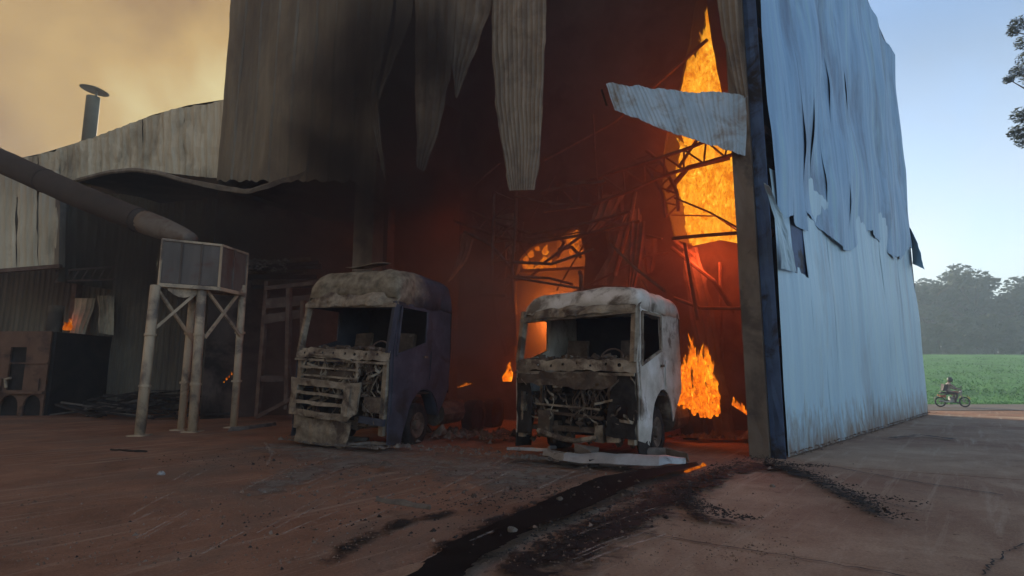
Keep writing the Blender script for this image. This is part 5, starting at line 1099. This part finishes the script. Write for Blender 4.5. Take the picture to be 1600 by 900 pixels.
# ------------------------------------------------------------------ trees
def leafquads(b, c, rad, n, sz, rr, sq=1.0):
    for _ in range(n):
        d = Vector((rr.gauss(0, 1), rr.gauss(0, 1), rr.gauss(0, 1))).normalized() * rad * rr.random() ** .35; d.z *= sq
        p = c + d; u = Vector((rr.gauss(0, 1), rr.gauss(0, 1), rr.gauss(0, .6))).normalized(); v = u.orthogonal().normalized(); s_ = sz * rr.uniform(.5, 1.3)
        b.add([p - u * s_, p + v * s_ * .5, p + u * s_, p - v * s_ * .5], [(0, 1, 2, 3)])
def tree(label, base, h, spread, nclump, nleaf, lsz, lm, seed, group):
    rr = random.Random(seed); t = thing('tree', label, 'tree', base, group=group); base = Vector(base)
    h *= .75; tp = base + Vector((rr.uniform(-.5, .5), rr.uniform(-.5, .5), h * .62)); tb = MB()
    tb.tube([base - Up * .2, base.lerp(tp, .4) + Vector((.1, .1, 0)), tp], [h * .028, h * .02, h * .010], 8); lv = MB()
    for q in range(nclump):
        a = rr.uniform(0, 6.283); el = rr.random(); r_ = spread * math.sqrt(rr.random()) * (1 - .45 * max(0, el - .5)); cr = h * rr.uniform(.10, .17)
        c = base + Vector((math.cos(a) * r_, math.sin(a) * r_, h * ((.16 if h > 12 else .02) + .76 * el) - cr * .3 + h * .04 * rr.gauss(0, 1)))
        st = base.lerp(tp, rr.uniform(.45, .95)); tb.tube([st, st.lerp(c, .5) + Up * .3, c], [h * .010, h * .007, h * .003], 5)
        leafquads(lv, c, cr, nleaf, lsz, rr, .75)
    tb.build('trunk', M['bark'], t, smooth=True); lv.build('crown', lm, t); return t
lab = ['broad hazy tree in the wood, tallest crown beside the hall wall', 'hazy tree with a domed crown behind the meadow', 'lower hazy tree filling the edge of the wood']
for i, (px, Y, h, sp) in enumerate(((1452, 74, 14.2, 5.6), (1492, 80, 15.6, 6.0), (1530, 75, 14.0, 5.5), (1566, 80, 14.6, 6.0), (1600, 72, 12.2, 5.5), (1640, 78, 13.0, 6.0), (1415, 78, 13.5, 5.5), (1470, 66, 7.0, 4.2), (1515, 67, 6.2, 4.4), (1556, 66, 6.8, 4.2), (1598, 65, 6.4, 4.4), (1432, 67, 6.4, 4.0), (1640, 66, 7.5, 4.5), (1680, 74, 13, 6))):
    Y *= 1.4; h *= 1.4; sp *= 1.4; X = at(px, 560, Y).x; tree(lab[0] if i == 1 else lab[1] if h > 14 else lab[2], (X, Y, gh(X, Y)), h, sp, 30 if h > 13 else 20, 230, .48, M['leaf_far'], 40 + i, 'trees of the hazy wood beyond the meadow')
wm = MB(); rw = random.Random(77)
for q in range(230):
    x = rw.uniform(40, 260); y = 118 + rw.uniform(0, 45); leafquads(wm, Vector((x, y, gh(x, y) + rw.uniform(.3, 9.5))), rw.uniform(2.0, 3.6), 110, .7, rw, .8)
o = kind(wm.build('far_wood', M['leaf_far']), 'stuff'); o['label'] = 'far wood behind the hazy trees'
nt_ = thing('tree', 'near tree whose leafy branch tips hang in beside the sky', 'tree', (at(1720, 600, 24).x, 24, gh(22, 24)))
X0 = at(1720, 600, 24).x; bt = MB().tube([(X0, 24, -.8), (X0 - .2, 24.1, 6), (X0 + .1, 24, 12), (X0, 24, 18)], [.32, .26, .18, .06], 10); lv = MB(); rt = random.Random(9)
for px, py, r_, n in ((1592, 38, .42, 420), (1583, 50, .26, 220), (1600, 66, .40, 320), (1604, 92, .42, 320), (1590, 112, .34, 320), (1576, 124, .22, 200), (1612, 120, .5, 320), (1596, 180, .42, 420), (1590, 206, .40, 420), (1600, 220, .35, 280), (1640, 40, .9, 500), (1650, 110, .9, 500), (1640, 200, .9, 500), (1700, 70, 1.3, 700), (1700, 180, 1.4, 700), (1640, 0, .8, 500), (1760, 120, 1.4, 600), (1740, 0, 1.2, 600)):
    c = at(px, py, 24 + rt.uniform(-.5, .5)); leafquads(lv, c, r_, n, .085, rt, .85)
    st = Vector((X0, 24, max(4, c.z - rt.uniform(1.0, 2.2)))); bt.tube([st, st.lerp(c, .6) + Up * .2, c], [.06, .04, .012], 5)
bt.build('trunk', M['bark'], nt_, smooth=True); lv.build('crown', M['leaf'], nt_)

# ------------------------------------------------------------------ haze over the whole place
hz = prism_box([Vector((-410, -60, 0)), Vector((410, -60, 0)), Vector((410, 410, 0)), Vector((-410, 410, 0))], -3.0, 24.5).build('haze', volume_mat('haze', (.64, .82, 1.0), .0025, .2))
kind(hz, 'stuff'); hz['label'] = 'thin smoky haze in the air'
